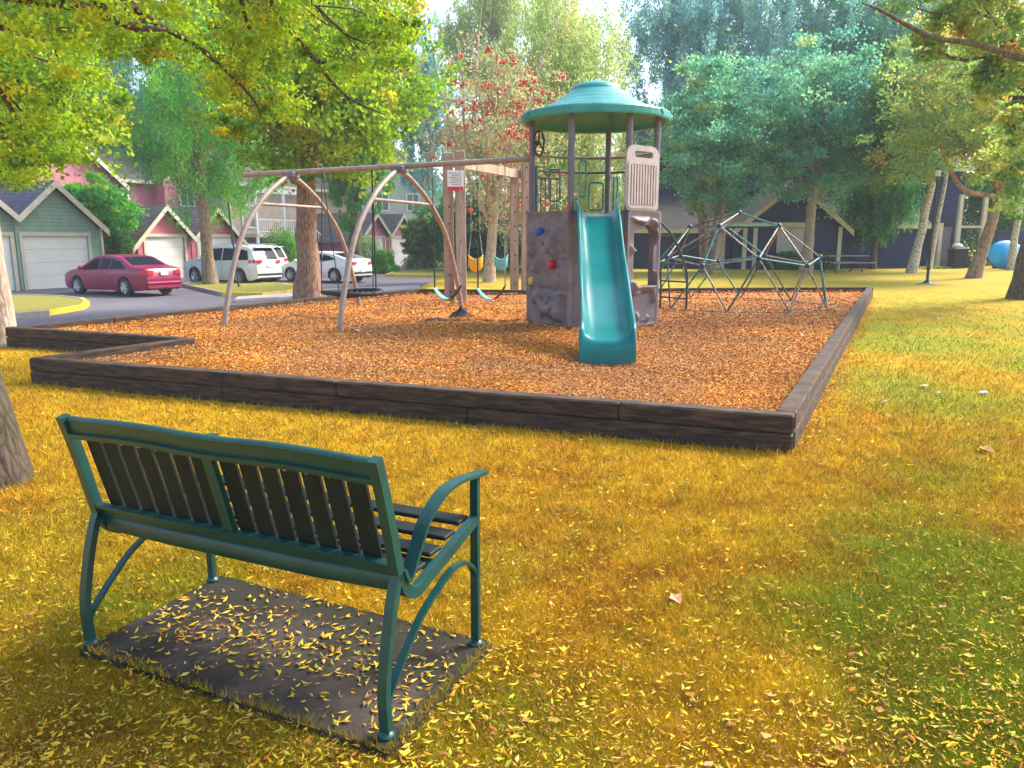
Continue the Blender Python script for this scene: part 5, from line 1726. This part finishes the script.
# lamp post
lx, ly = ground(927, 284)
lp = thing('lamp_post', 'slim black lamp post standing on the lawn at the right', 'lamp post', (lx, ly, 0))
mb = MB(); mb.lathe([(.22, 0), (.22, .03), (.12, .05), (.10, .10), (.052, .14), (.046, .5), (.036, 3.45), (.07, 3.47), (.07, 3.53), (.04, 3.55), (.04, 3.61)], (0, 0, 0), 14); mb.build('pole', 'dark', lp)
mb = MB(); mb.lathe([(.05, 3.61), (.08, 3.64), (.09, 3.80), (.08, 3.83)], (0, 0, 0), 14); mb.build('glass_globe', 'curtain', lp)
mb = MB(); mb.lathe([(.13, 3.83), (.12, 3.85), (.06, 3.91), (.02, 3.94), (.001, 3.97)], (0, 0, 0), 14); mb.build('cap', 'dark', lp)
mb = MB(); mb.lathe([(.001, .035), (.34, .03), (.36, 0)], (0, 0, 0), 18); mb.build('base_pad', 'curb', lp)
sp = thing('sign_pole', 'thin dark leaning pole on the grass island beside the SUV', 'pole', (*ground(239, 290, ROADZ), ROADZ + .1))
mb = MB(); mb.tube([(0, 0, 0), (-.25, .1, 3.4)], .035, 8); mb.build('pole', 'dark', sp)
mb = MB(); mb.lathe([(.001, .03), (.14, .03), (.15, 0)], (0, 0, 0), 12); mb.build('base_plate', 'dark', sp)


# ------------------------------------------------------------------ trees
def tube_np(mb, pts, rs, n=7): mb.tube(pts, rs, n, cap=True)


def grow(mb, start, end, r0, r1, rnd, sag=0.1, n=5, sides=6):
    S, E_ = Vector(start), Vector(end); L = (E_ - S).length
    pts = [S]; rs = [r0]
    j = Vector((rnd.uniform(-1, 1), rnd.uniform(-1, 1), rnd.uniform(-.5, 1))) * L * sag
    for i in range(1, n + 1):
        t = i / n
        p = S.lerp(E_, t) + j * math.sin(PI * t) + Vector((rnd.uniform(-1, 1), rnd.uniform(-1, 1), rnd.uniform(-1, 1))) * L * .025 * (i < n)
        pts.append(p); rs.append(r0 + (r1 - r0) * t ** .8)
    mb.tube(pts, rs, sides)
    return pts


PAL = {
    'maple': ([[.25, .47, .02], [.40, .56, .03], [.11, .29, .02], [.54, .60, .05], [.70, .56, .02]], [.32, .28, .22, .13, .05]),
    'gold': ([[.40, .56, .015], [.72, .62, .02], [.27, .48, .015], [.78, .50, .015], [.12, .26, .015]], [.36, .10, .34, .02, .18]),  # darkest green mixed in to paint shaded depth into the canopy
    'green': ([[.08, .38, .05], [.15, .48, .04], [.06, .28, .05], [.28, .54, .05], [.42, .58, .08]], [.3, .3, .2, .15, .05]),
    'deep': ([[.05, .22, .06], [.07, .30, .07], [.12, .38, .06], [.22, .44, .06]], [.35, .35, .2, .1]),
    'blue': ([[.2, .5, .46], [.28, .6, .52], [.15, .4, .42], [.4, .66, .5], [.32, .6, .66]], [.3, .25, .2, .15, .1]),  # blue green leaves, paled so the hazy veil is in their colour
    'willow': ([[.50, .62, .2], [.6, .68, .24], [.36, .54, .2], [.7, .62, .26]], [.3, .3, .25, .15]),
    'rowan': ([[.44, .48, .2], [.62, .46, .22], [.7, .36, .22], [.36, .48, .24]], [.35, .25, .15, .25]),
    'autumn': ([[.34, .50, .10], [.62, .46, .05], [.7, .28, .04], [.2, .42, .12], [.54, .60, .12]], [.34, .1, .04, .32, .2]),
    'mixed': ([[.16, .34, .08], [.24, .40, .08], [.38, .48, .1], [.52, .42, .08], [.10, .26, .1]], [.3, .25, .15, .05, .25]),
    'teal': ([[.13, .45, .29], [.22, .56, .33], [.09, .34, .27], [.36, .62, .26], [.5, .6, .18]], [.3, .28, .22, .15, .05]),  # greens lightened toward blue, with distance haze painted in
}


def crown_points(clumps, per, rng_, hang=0.0, flat=.75):
    """clumps: (centre, radius). Leaves sit in small sprays inside each clump so gaps stay open"""
    out = []; cid = []
    for ci, (c, r_) in enumerate(clumps):
        ns = max(5, int(13 * (1 if hang == 0 else 1.3)))
        sc_ = rng_.normal(size=(ns, 3)); sc_ = unit(sc_) * (rng_.uniform(.15, 1, (ns, 1)) ** .5) * r_ * 1.25
        sc_[:, 2] *= flat
        m_ = max(4, int(per / ns))
        for k_ in range(ns):
            s_ = rng_.uniform(.10, .28) * r_
            d_ = rng_.normal(size=(m_, 3)) * s_ * np.array([1, 1, .55])
            if hang > 0:
                drop = rng_.uniform(0, 1, m_) ** .9 * hang * rng_.uniform(.6, 1.3)
                d_ *= np.array([.55, .55, .5]); d_[:, 2] -= drop
            out.append(np.array(c) + sc_[k_] + d_); cid.append(np.full(m_, ci * 64 + k_))
    return np.concatenate(out), np.concatenate(cid)


def make_tree(name, label, base, fork_z, r0, lean, clumps, palette, leaf_len, total, seed, bark='bark', leaf_w=.55, hang=0.0, stems=1, cat='tree', group=None, berries=0, limb_every=1, limb_r=.35, nv=4, flat=.75, extra=None, flare=1.35):
    rnd = random.Random(seed); rg = np.random.default_rng(seed)
    B = Vector(base)
    root = thing(name, label, cat, B, 0, group)
    mb = MB()
    tops = []
    for s in range(stems):
        a = 2 * PI * s / stems + rnd.uniform(0, 1)
        off = Vector((math.cos(a), math.sin(a), 0)) * (r0 * 1.2 if stems > 1 else 0)
        spread = Vector((math.cos(a), math.sin(a), 0)) * (fork_z * .18 if stems > 1 else 0)
        top_ = Vector((lean[0], lean[1], fork_z)) + spread
        pts = [off + Vector((0, 0, -.1))]; rs = [r0 * flare]
        for i in range(1, 9):
            t = i / 8
            pts.append(off.lerp(top_, t) + Vector((rnd.uniform(-1, 1), rnd.uniform(-1, 1), 0)) * r0 * .18)
            pts[-1].z = top_.z * t
            rs.append(r0 * (1.12 if i == 1 else 1 - .3 * t) * (1 if stems == 1 else .8))
        mb.tube(pts, rs, 14 if r0 > .12 else 9)
        tops.append((top_, rs[-1]))
    cl = [(Vector(c) - B, r_) for c, r_ in clumps]
    # limbs: from the trunk top to inner hubs then to the clumps
    cen = sum((c for c, _ in cl), Vector()) / len(cl)
    order = sorted(range(len(cl)), key=lambda i: cl[i][0].z)
    hubs = []
    nh_ = max(2, min(7, len(cl) // 3))
    for h_ in range(nh_):
        tgt = cl[order[int((h_ + .5) * len(cl) / nh_)]][0]
        t_, rr = tops[h_ % len(tops)]
        hb_ = t_.lerp(tgt, .55) + Vector((0, 0, .1))
        p_ = grow(mb, t_ - Vector((0, 0, .05)), hb_, rr * rnd.uniform(.6, .85), rr * .38, rnd, .1, 5, 8)
        hubs.append((hb_, rr * .38))
    for i, (c, r_) in enumerate(cl):
        if i % limb_every: continue
        hb_, hr = min(hubs, key=lambda q: (q[0] - c).length + (2 if q[0].z > c.z + 1 else 0))
        p_ = grow(mb, hb_, c, hr * .8, max(.006, hr * .2), rnd, .12, 5, 5)
        for q in range(3):
            e = c + Vector((rnd.gauss(0, 1), rnd.gauss(0, 1), rnd.gauss(0, .6))) * r_ * .6
            grow(mb, p_[3 if q else 4], e, max(.006, hr * .25), .004, rnd, .1, 3, 4)
    if extra:
        for pts_, rs_ in extra:
            mb.tube([Vector(p) - B for p in smooth_path(pts_, 4)], list(np.interp(np.linspace(0, 1, (len(pts_) - 1) * 4 + 1), np.linspace(0, 1, len(rs_)), rs_)), 8)
    mb.build('trunk', bark, root, fix=False)
    P_, cid = crown_points([(np.array(c), r_) for c, r_ in cl], total / len(cl), rg, hang, flat)
    if total > 14000: leaf_len *= .86
    V_ = leaves(P_, leaf_len, leaf_len * leaf_w, rg, up_bias=.5, hang=1.6 if hang else 0, nv=nv)
    cols, pr = PAL[palette]
    cols = np.array(cols)
    # each spray keeps mostly to one tone
    u_, inv = np.unique(cid, return_inverse=True)
    base_c = cols[rg.choice(len(cols), len(u_), p=pr)][inv]
    own = cols[rg.choice(len(cols), len(P_), p=pr)]
    mixk = rg.uniform(0, .6, (len(P_), 1))
    c_ = (base_c * (1 - mixk) + own * mixk) * rg.uniform(.75, 1.2, (len(P_), 1))
    poly_mesh('crown', V_, nv, 'leaf', c_, root)
    if berries:
        mb = MB(); 
        for k_ in range(berries):
            c, r_ = cl[rnd.randrange(len(cl))]
            p = c + Vector((rnd.gauss(0, .5), rnd.gauss(0, .5), rnd.gauss(0, .4))) * r_
            for q in range(12):
                o = p + Vector((rnd.gauss(0, .055), rnd.gauss(0, .055), rnd.gauss(0, .045)))
                mb.lathe([(.001, .045), (.04, .015), (.04, -.015), (.001, -.045)], o, 6)
        bo = mb.build('berries', 'berry', root, fix=False); bo['kind'] = 'stuff'
    return root


def cloud(cpx, cpy, rx, ry, Y_, n, r_, rnd, depth=None, shell=.55):
    """clump centres filling an ellipsoid; centre and half sizes as seen, at distance Y_"""
    c = at(cpx, cpy, Y_); k_ = Y_ / 768
    A = max(.1, rx * k_ - .75 * r_); C_ = max(.1, ry * k_ - .6 * r_); B_ = max(.1, (depth or rx * k_) - .5 * r_)
    out = []
    tries = 0
    while len(out) < n and tries < 5000:
        tries += 1
        v = Vector((rnd.gauss(0, 1), rnd.gauss(0, 1), rnd.gauss(0, 1))).normalized() * rnd.uniform(shell, 1) 
        p = c + Vector((v.x * A, v.y * B_, v.z * C_))
        if all((p - q[0]).length > r_ * .75 for q in out) or tries > 2500:
            out.append((p, r_ * rnd.uniform(.75, 1.2)))
    return out


rt = random.Random(77)
# -- near left tree whose boughs hang over the camera side of the lawn
nb_ = (-3.20, 4.62, 0)
cl = []
for (px_, py_, Y_, r_) in [(20, 20, 7, .55), (70, 8, 8, .5), (120, 25, 8.5, .45), (10, 70, 8, .5), (55, 62, 9, .45), (20, 120, 9, .5), (45, 135, 9.5, .4), (10, 165, 9.5, .4),
                           (150, -5, 8, .55), (180, 40, 9, .45), (215, 15, 8.5, .5), (215, 65, 9.5, .45), (250, 40, 9, .5), (255, 90, 10, .4), (285, 10, 9, .5), (300, 60, 10, .45), (330, 25, 10, .5), (345, 80, 11, .4), (370, 45, 10, .45), (385, 10, 10, .45), (400, 30, 10.5, .35), (180, -40, 7, .6), (260, -40, 8, .6), (90, -40, 6.5, .6), (330, -50, 9, .6), (0, -30, 6, .6), (285, 105, 11, .35), (235, 118, 10.5, .3)]:
    cl.append((at(px_, py_, Y_), r_))
ex = [([(-3.5, 4.9, 3.4), at(60, -60, 6.2), at(140, 12, 8.2), at(205, 52, 9), at(250, 95, 9.8), at(262, 118, 10.2)], [.07, .05, .035, .02, .008]),
      ([(-3.3, 4.8, 3.8), at(200, -120, 6.5), at(270, 0, 8.6), at(305, 48, 9.6), at(345, 95, 10.8), at(385, 115, 11)], [.07, .05, .03, .02, .007]),
      ([(-3.5, 4.9, 3.2), at(20, -50, 6.4), at(50, 10, 7.8), at(55, 50, 9), at(62, 66, 9.2)], [.05, .035, .025, .012, .006]),
      ([(-3.6, 4.9, 3.0), at(-40, 40, 7.0), at(10, 105, 8.6), at(30, 150, 9.4)], [.06, .035, .02, .006])]
make_tree('maple_tree', 'nearest tree at the left edge whose yellow green boughs hang into the top left', nb_, 3.4, .155, (-.75, .28), cl, 'gold', .062, 42000, 3, 'bark_mossy', .6, nv=4, extra=ex, limb_every=2, flare=1.3, flat=.6)

# -- tree at the left edge by the edging notch
b1 = ground(4, 337)
cl = cloud(20, 60, 85, 110, 14, 20, 1.0, rt)
make_tree('maple_tree', 'pale barked tree by the left end of the timber edging', (b1[0], b1[1], 0), 3.2, .15, (-.15, .2), cl, 'maple', .12, 30000, 5, 'bark_pale', .75)

# -- slim island tree
b2 = ground(211, 287, ROADZ)
cl = cloud(205, 105, 82, 98, 35, 32, 1.7, rt, 4)
make_tree('locust_tree', 'slim tree on the grass island in front of the SUV', (b2[0], b2[1], -.38), 4.6, .27, (-.15, .2), cl, 'green', .2, 46000, 7, 'bark', .3, hang=1.0)

# -- big forked tree
cl = cloud(322, 95, 105, 80, 21, 40, 1.35, rt, 3.2) + cloud(300, -30, 120, 60, 21, 14, 1.5, rt, 3.2)
make_tree('maple_tree', 'big tree with thick reddish trunk and bright green crown behind the swings', (-5.55, 21.0, -.15), 3.5, .33, (0.1, 0), cl, 'maple', .15, 66000, 9, 'bark_red', .75, flat=.7, extra=[([(-5.45, 21, 3.1), (-5.7, 20.8, 4.6), (-6.1, 20.6, 6.2), (-6.3, 20.4, 8.6)], [.24, .19, .14, .05]), ([(-5.45, 21, 3.1), (-5.0, 20.6, 4.4), (-4.7, 20.3, 6.0), (-4.9, 20.2, 8.4)], [.24, .17, .12, .04]), ([(-4.95, 20.6, 4.5), (-4.2, 20, 5.4), (-3.4, 19.7, 6.0)], [.11, .07, .02])])

# -- rowan
cl = cloud(500, 140, 75, 105, 28, 42, 1.0, rt, 2.6)
make_tree('rowan_tree', 'slender rowan with pale upright stems and red berries behind the timber posts', (-.85, 28, -.1), 4.0, .2, (0.3, .1), cl, 'rowan', .12, 11000, 11, 'bark_pale', .4, berries=110, limb_r=.5, extra=[([(-.85, 28, 2.2), (-1.9, 28, 4.6), (-2.6, 28.1, 7.2), (-2.9, 28, 9.2)], [.09, .07, .04, .01]), ([(-.8, 28, 2.4), (.1, 27.8, 5), (.9, 27.9, 7.2), (1.5, 28, 9.0)], [.10, .07, .04, .01]), ([(-.8, 28, 2.4), (-.9, 27.8, 5), (-1.2, 27.9, 7.2), (-1.0, 28, 9.6)], [.09, .06, .04, .01]), ([(-.8, 28, 3), (-1.6, 27.8, 5), (-1.7, 27.9, 7), (-2.0, 28, 8.6)], [.07, .05, .03, .01])])

# -- willow behind the tower
cl = cloud(558, 100, 66, 122, 36, 42, 1.7, rt, 4)
make_tree('willow_tree', 'pale yellow green weeping tree behind the play tower', (3.6, 36.5, 0), 5, .3, (0, 0), cl, 'willow', .24, 75000, 13, 'bark', .28, hang=1.7)

# -- multi stem tree before the navy house
b5 = ground(706, 270)
cl = cloud(712, 140, 74, 82, 36, 30, 1.35, rt, 3.4)
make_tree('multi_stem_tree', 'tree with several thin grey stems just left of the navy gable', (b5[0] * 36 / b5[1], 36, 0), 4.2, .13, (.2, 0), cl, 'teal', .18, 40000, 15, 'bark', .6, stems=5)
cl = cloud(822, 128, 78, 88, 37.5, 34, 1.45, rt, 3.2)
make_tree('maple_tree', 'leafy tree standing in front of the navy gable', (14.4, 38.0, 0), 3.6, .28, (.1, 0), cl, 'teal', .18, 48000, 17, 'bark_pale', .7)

# -- birch, leaning
b6 = ground(911, 273)
cl = cloud(905, 120, 50, 70, 35, 24, 1.25, rt, 2.4)
make_tree('birch_tree', 'leaning white birch left of the lamp post', (b6[0], b6[1], 0), 5.2, .2, (.75, 0), cl, 'mixed', .17, 30000, 19, 'bark_birch', .6)

# -- spreading autumn tree right
b7 = ground(973, 278)
cl = cloud(965, 110, 85, 85, 30, 30, 1.25, rt, 3)
make_tree('autumn_tree', 'spreading tree with bare forked limbs and orange tinted leaves right of the lamp post', (b7[0], b7[1], 0), 3.3, .24, (.75, 0), cl, 'autumn', .16, 24000, 21, 'bark', .7,
          extra=[([(b7[0] + .7, b7[1], 3.2), at(965, 190, 30), at(948, 165, 29.5), at(938, 140, 29), at(925, 118, 28.8)], [.12, .09, .06, .04, .02]),
                 ([(b7[0] + .7, b7[1], 3.2), at(990, 160, 30), at(984, 110, 30), at(976, 70, 30)], [.14, .1, .06, .02]),
                 ([(b7[0] + .7, b7[1], 3.2), at(1008, 165, 30), at(1030, 130, 30), at(1050, 90, 30)], [.14, .1, .07, .03])])

# -- right edge tree with the long dark bough
b8 = ground(1024, 299)
cl = [(at(px_, py_, Y_), r_) for px_, py_, Y_, r_ in [(1015, 20, 15, .8), (985, 15, 15, .6), (1030, 70, 16, .8), (1000, 80, 16, .5), (960, 5, 15, .5), (1035, 120, 17, .8), (1015, 130, 17, .5), (940, -25, 14, .7), (1000, -40, 15, .9), (1060, 20, 16, 1.2), (1070, 120, 17, 1.2), (1010, 170, 18, .6), (1035, 195, 18, .7), (925, 45, 15, .3)]]
make_tree('maple_tree', 'thick trunked tree cut by the right picture edge with a long dark bough', (b8[0], b8[1], 0), 4.0, .33, (.35, 0), cl, 'autumn', .11, 22000, 23, 'bark_dark', .75,
          extra=[([(b8[0] + .3, b8[1], 3.9), at(1060, 66, 17), at(1020, 58, 15.5), at(975, 44, 14.5), at(935, 38, 14), at(905, 24, 13.5), at(880, 10, 13.2), at(862, 3, 13)], [.12, .085, .065, .052, .042, .034, .024, .01]),
                 ([(b8[0] + .3, b8[1], 4.1), at(1060, 105, 18), at(1020, 98, 17.5), at(984, 99, 17), at(970, 101, 17)], [.1, .07, .05, .035, .015])])

# -- far white birch
make_tree('birch_tree', 'thin white birch in front of the blue paddling pool', (25.0, 38.9, 0), 6.2, .17, (.1, 0), cloud(1005, 90, 36, 70, 39, 16, 1.3, rt, 2), 'mixed', .2, 16000, 25, 'bark_birch', .6)
make_tree('birch_tree', 'slim pale birch trunk between the outdoor stair posts and the autumn tree', (21.6, 40.2, 0), 5.6, .12, (.5, 0), cloud(940, 70, 40, 60, 40, 14, 1.3, rt, 2), 'mixed', .2, 12000, 26, 'bark_birch', .6)

# -- small tree beside the green garage
cl = cloud(92, 212, 34, 32, 37, 24, .95, rt, 1.8)
make_tree('small_maple_tree', 'rounded dense green tree between the green and pink garages', (-20.3, 37, ROADZ), 1.6, .12, (0, 0), cl, 'green', .17, 36000, 27, 'bark_dark', .7)

# -- background trees
bgs = [('tall_haze_tinted_tree', 'blue green feathery tree rising above the town house', (95, 70, 80, 125), 56, 'blue', 'bark', 1.2, 60000, (85, 0)),
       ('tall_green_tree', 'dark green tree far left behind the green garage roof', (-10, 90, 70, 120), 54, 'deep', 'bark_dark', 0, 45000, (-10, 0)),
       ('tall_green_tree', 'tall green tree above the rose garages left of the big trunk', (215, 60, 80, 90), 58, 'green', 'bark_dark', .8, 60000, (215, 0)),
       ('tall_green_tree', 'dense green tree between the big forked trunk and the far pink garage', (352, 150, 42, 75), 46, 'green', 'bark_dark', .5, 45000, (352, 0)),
       ('tall_haze_tinted_tree', 'pale airy blue green tree above the far pink garage', (428, 95, 50, 100), 66, 'blue', 'bark_pale', 1.0, 30000, (425, 0)),
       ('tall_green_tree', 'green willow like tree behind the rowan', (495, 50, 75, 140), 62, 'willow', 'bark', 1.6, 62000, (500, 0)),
       ('tall_haze_tinted_tree', 'tall blue green tree with haze in its leaf colour right of the tower roof', (702, 62, 92, 118), 52, 'blue', 'bark', 1.4, 62000, (700, 0)),
       ('tall_haze_tinted_tree', 'tallest haze-tinted blue green tree in the middle of the far row', (795, 20, 110, 165), 56, 'blue', 'bark', 1.6, 90000, (790, 0)),
       ('tall_haze_tinted_tree', 'blue green tree behind the navy house roofs on the right', (885, 70, 90, 135), 54, 'teal', 'bark_dark', 1.2, 80000, (870, 0)),
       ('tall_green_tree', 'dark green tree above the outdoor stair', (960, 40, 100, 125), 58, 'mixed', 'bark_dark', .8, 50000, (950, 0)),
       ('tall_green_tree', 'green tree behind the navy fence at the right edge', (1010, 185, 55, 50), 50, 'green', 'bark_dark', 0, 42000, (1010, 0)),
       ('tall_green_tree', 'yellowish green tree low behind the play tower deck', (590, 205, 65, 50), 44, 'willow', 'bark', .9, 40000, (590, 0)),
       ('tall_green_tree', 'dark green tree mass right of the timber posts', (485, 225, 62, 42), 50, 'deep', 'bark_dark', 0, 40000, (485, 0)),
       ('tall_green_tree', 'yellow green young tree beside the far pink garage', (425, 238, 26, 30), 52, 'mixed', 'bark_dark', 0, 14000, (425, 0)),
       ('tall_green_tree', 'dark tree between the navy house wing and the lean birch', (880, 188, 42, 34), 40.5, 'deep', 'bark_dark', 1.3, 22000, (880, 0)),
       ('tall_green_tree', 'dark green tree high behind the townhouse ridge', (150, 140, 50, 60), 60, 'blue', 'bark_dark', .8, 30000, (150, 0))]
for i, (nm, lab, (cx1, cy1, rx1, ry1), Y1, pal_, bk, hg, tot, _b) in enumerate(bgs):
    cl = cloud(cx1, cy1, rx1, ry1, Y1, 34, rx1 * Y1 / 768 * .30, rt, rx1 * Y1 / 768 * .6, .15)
    zb_ = ROADZ if cx1 < 470 else 0
    cc_ = at(cx1, cy1, Y1)
    make_tree(nm, lab, (cc_.x, Y1, zb_), max(1.5, (cc_.z - ry1 * Y1 / 768 * .55) if cc_.z > 3 else 1.2), .16 + .25 * (ry1 > 60), (0, 0), cl, pal_, .27 * Y1 / 52, tot, 100 + i, bk, .34 if hg else .6, hang=hg, group='trees behind the houses', limb_every=2)


# ------------------------------------------------------------------ hedges and bushes
def bush(label, px_, py_, Y_, rx, ry, pal_, n, seed, leaf=.09, nm='round_bush', zb_=None, depth=None, group=None):
    c = at(px_, py_, Y_); k_ = Y_ / 768
    rg = np.random.default_rng(seed); rnd = random.Random(seed)
    z0 = ROADZ if zb_ is None else zb_
    root = thing(nm, label, 'bush', (c.x, Y_, z0), 0, group)
    h = (c.z + ry * k_) - z0
    d_ = unit(rg.normal(size=(n, 3))); d_[:, 2] = np.abs(d_[:, 2]) * 1.0
    lump = 1 + .16 * np.sin(d_[:, 0] * 7 + seed) * np.cos(d_[:, 1] * 6) + .1 * np.sin(d_[:, 2] * 9)
    rr = rg.uniform(.72, 1.04, (n, 1)) * lump[:, None]
    P_ = d_ * rr * np.array([rx * k_, depth or rx * k_ * .9, h]); P_[:, 2] = np.maximum(P_[:, 2], .03)
    cols, pr = PAL[pal_]; cols = np.array(cols)
    c_ = cols[rg.choice(len(cols), n, p=pr)] * rg.uniform(.7, 1.2, (n, 1))
    poly_mesh('foliage', leaves(P_, leaf, leaf * .6, rg), 4, 'leaf', c_, root)
    mb = MB()
    for q in range(7):
        a = rnd.uniform(0, 6.28); grow(mb, (0, 0, -.03), (math.cos(a) * rx * k_ * .6, math.sin(a) * rx * k_ * .5, h * .75), .035, .008, rnd, .1, 4, 5)
    mb.build('stems', 'bark_dark', root, fix=False)


bush('clipped olive green bush behind the rear of the SUV', 286, 252, 47, 17, 16, 'green', 9000, 1, .1)
bush('rounded yellow green bush left of the big trunk', 280, 246, 49, 22, 14, 'mixed', 9000, 2, .1)
bush('bush above the boot of the white low sedan', 363, 252, 50, 20, 14, 'mixed', 9000, 3, .1)
bush('clipped round bush at the left corner of the far garage', 383, 264, 47, 15, 12, 'green', 9000, 4, .1)
bush('low dark hedge beyond the road right of the far garage', 432, 254, 54, 26, 18, 'deep', 12000, 5, .12, 'hedge', depth=1.2)
bush('low dark hedge behind the bucket swings', 505, 250, 50, 55, 20, 'deep', 18000, 6, .13, 'hedge', depth=1.5)
bush('small dark shrub under the navy gable window', 790, 262, 39.6, 24, 9, 'deep', 7000, 7, .08, 'shrub', 0, .5)
bush('low shrub beside the trim post of the navy house', 824, 262, 39.8, 12, 9, 'deep', 4000, 8, .08, 'shrub', 0, .4)
bush('dark shrub between the garages behind the burgundy sedan', 122, 262, 38, 16, 26, 'deep', 9000, 9, .1, 'shrub')
bush('low green plants at the foot of the grey screen wall', 938, 270, 41.0, 14, 3, 'maple', 1500, 10, .08, 'ground_plants', 0, .3)


# ------------------------------------------------------------------ added haze volume standing in for lens glare
mb = MB(); mb.box((0, 70, 14.5), (344, 264, 33)); hz = mb.build('haze', 'white')
hm = bpy.data.materials.new('glare_haze_volume'); hm.use_nodes = True
for n_ in list(hm.node_tree.nodes):
    if n_.type != 'OUTPUT_MATERIAL': hm.node_tree.nodes.remove(n_)
pv = hm.node_tree.nodes.new('ShaderNodeVolumePrincipled')
pv.inputs['Color'].default_value = (0.88, 0.95, 1.0, 1)
pv.inputs['Density'].default_value = 0.0012
pv.inputs['Anisotropy'].default_value = 0.0
hm.node_tree.links.new(pv.outputs[0], hm.node_tree.nodes['Material Output'].inputs['Volume'])
hz.data.materials.clear(); hz.data.materials.append(hm)
tag(hz, 'thin pale haze added to hint at lens glare', 'haze', kind='stuff')

bush('dark hedge behind the fence and the outdoor stair', 985, 226, 50, 60, 34, 'deep', 26000, 16, .15, 'hedge', 0, 1.5)
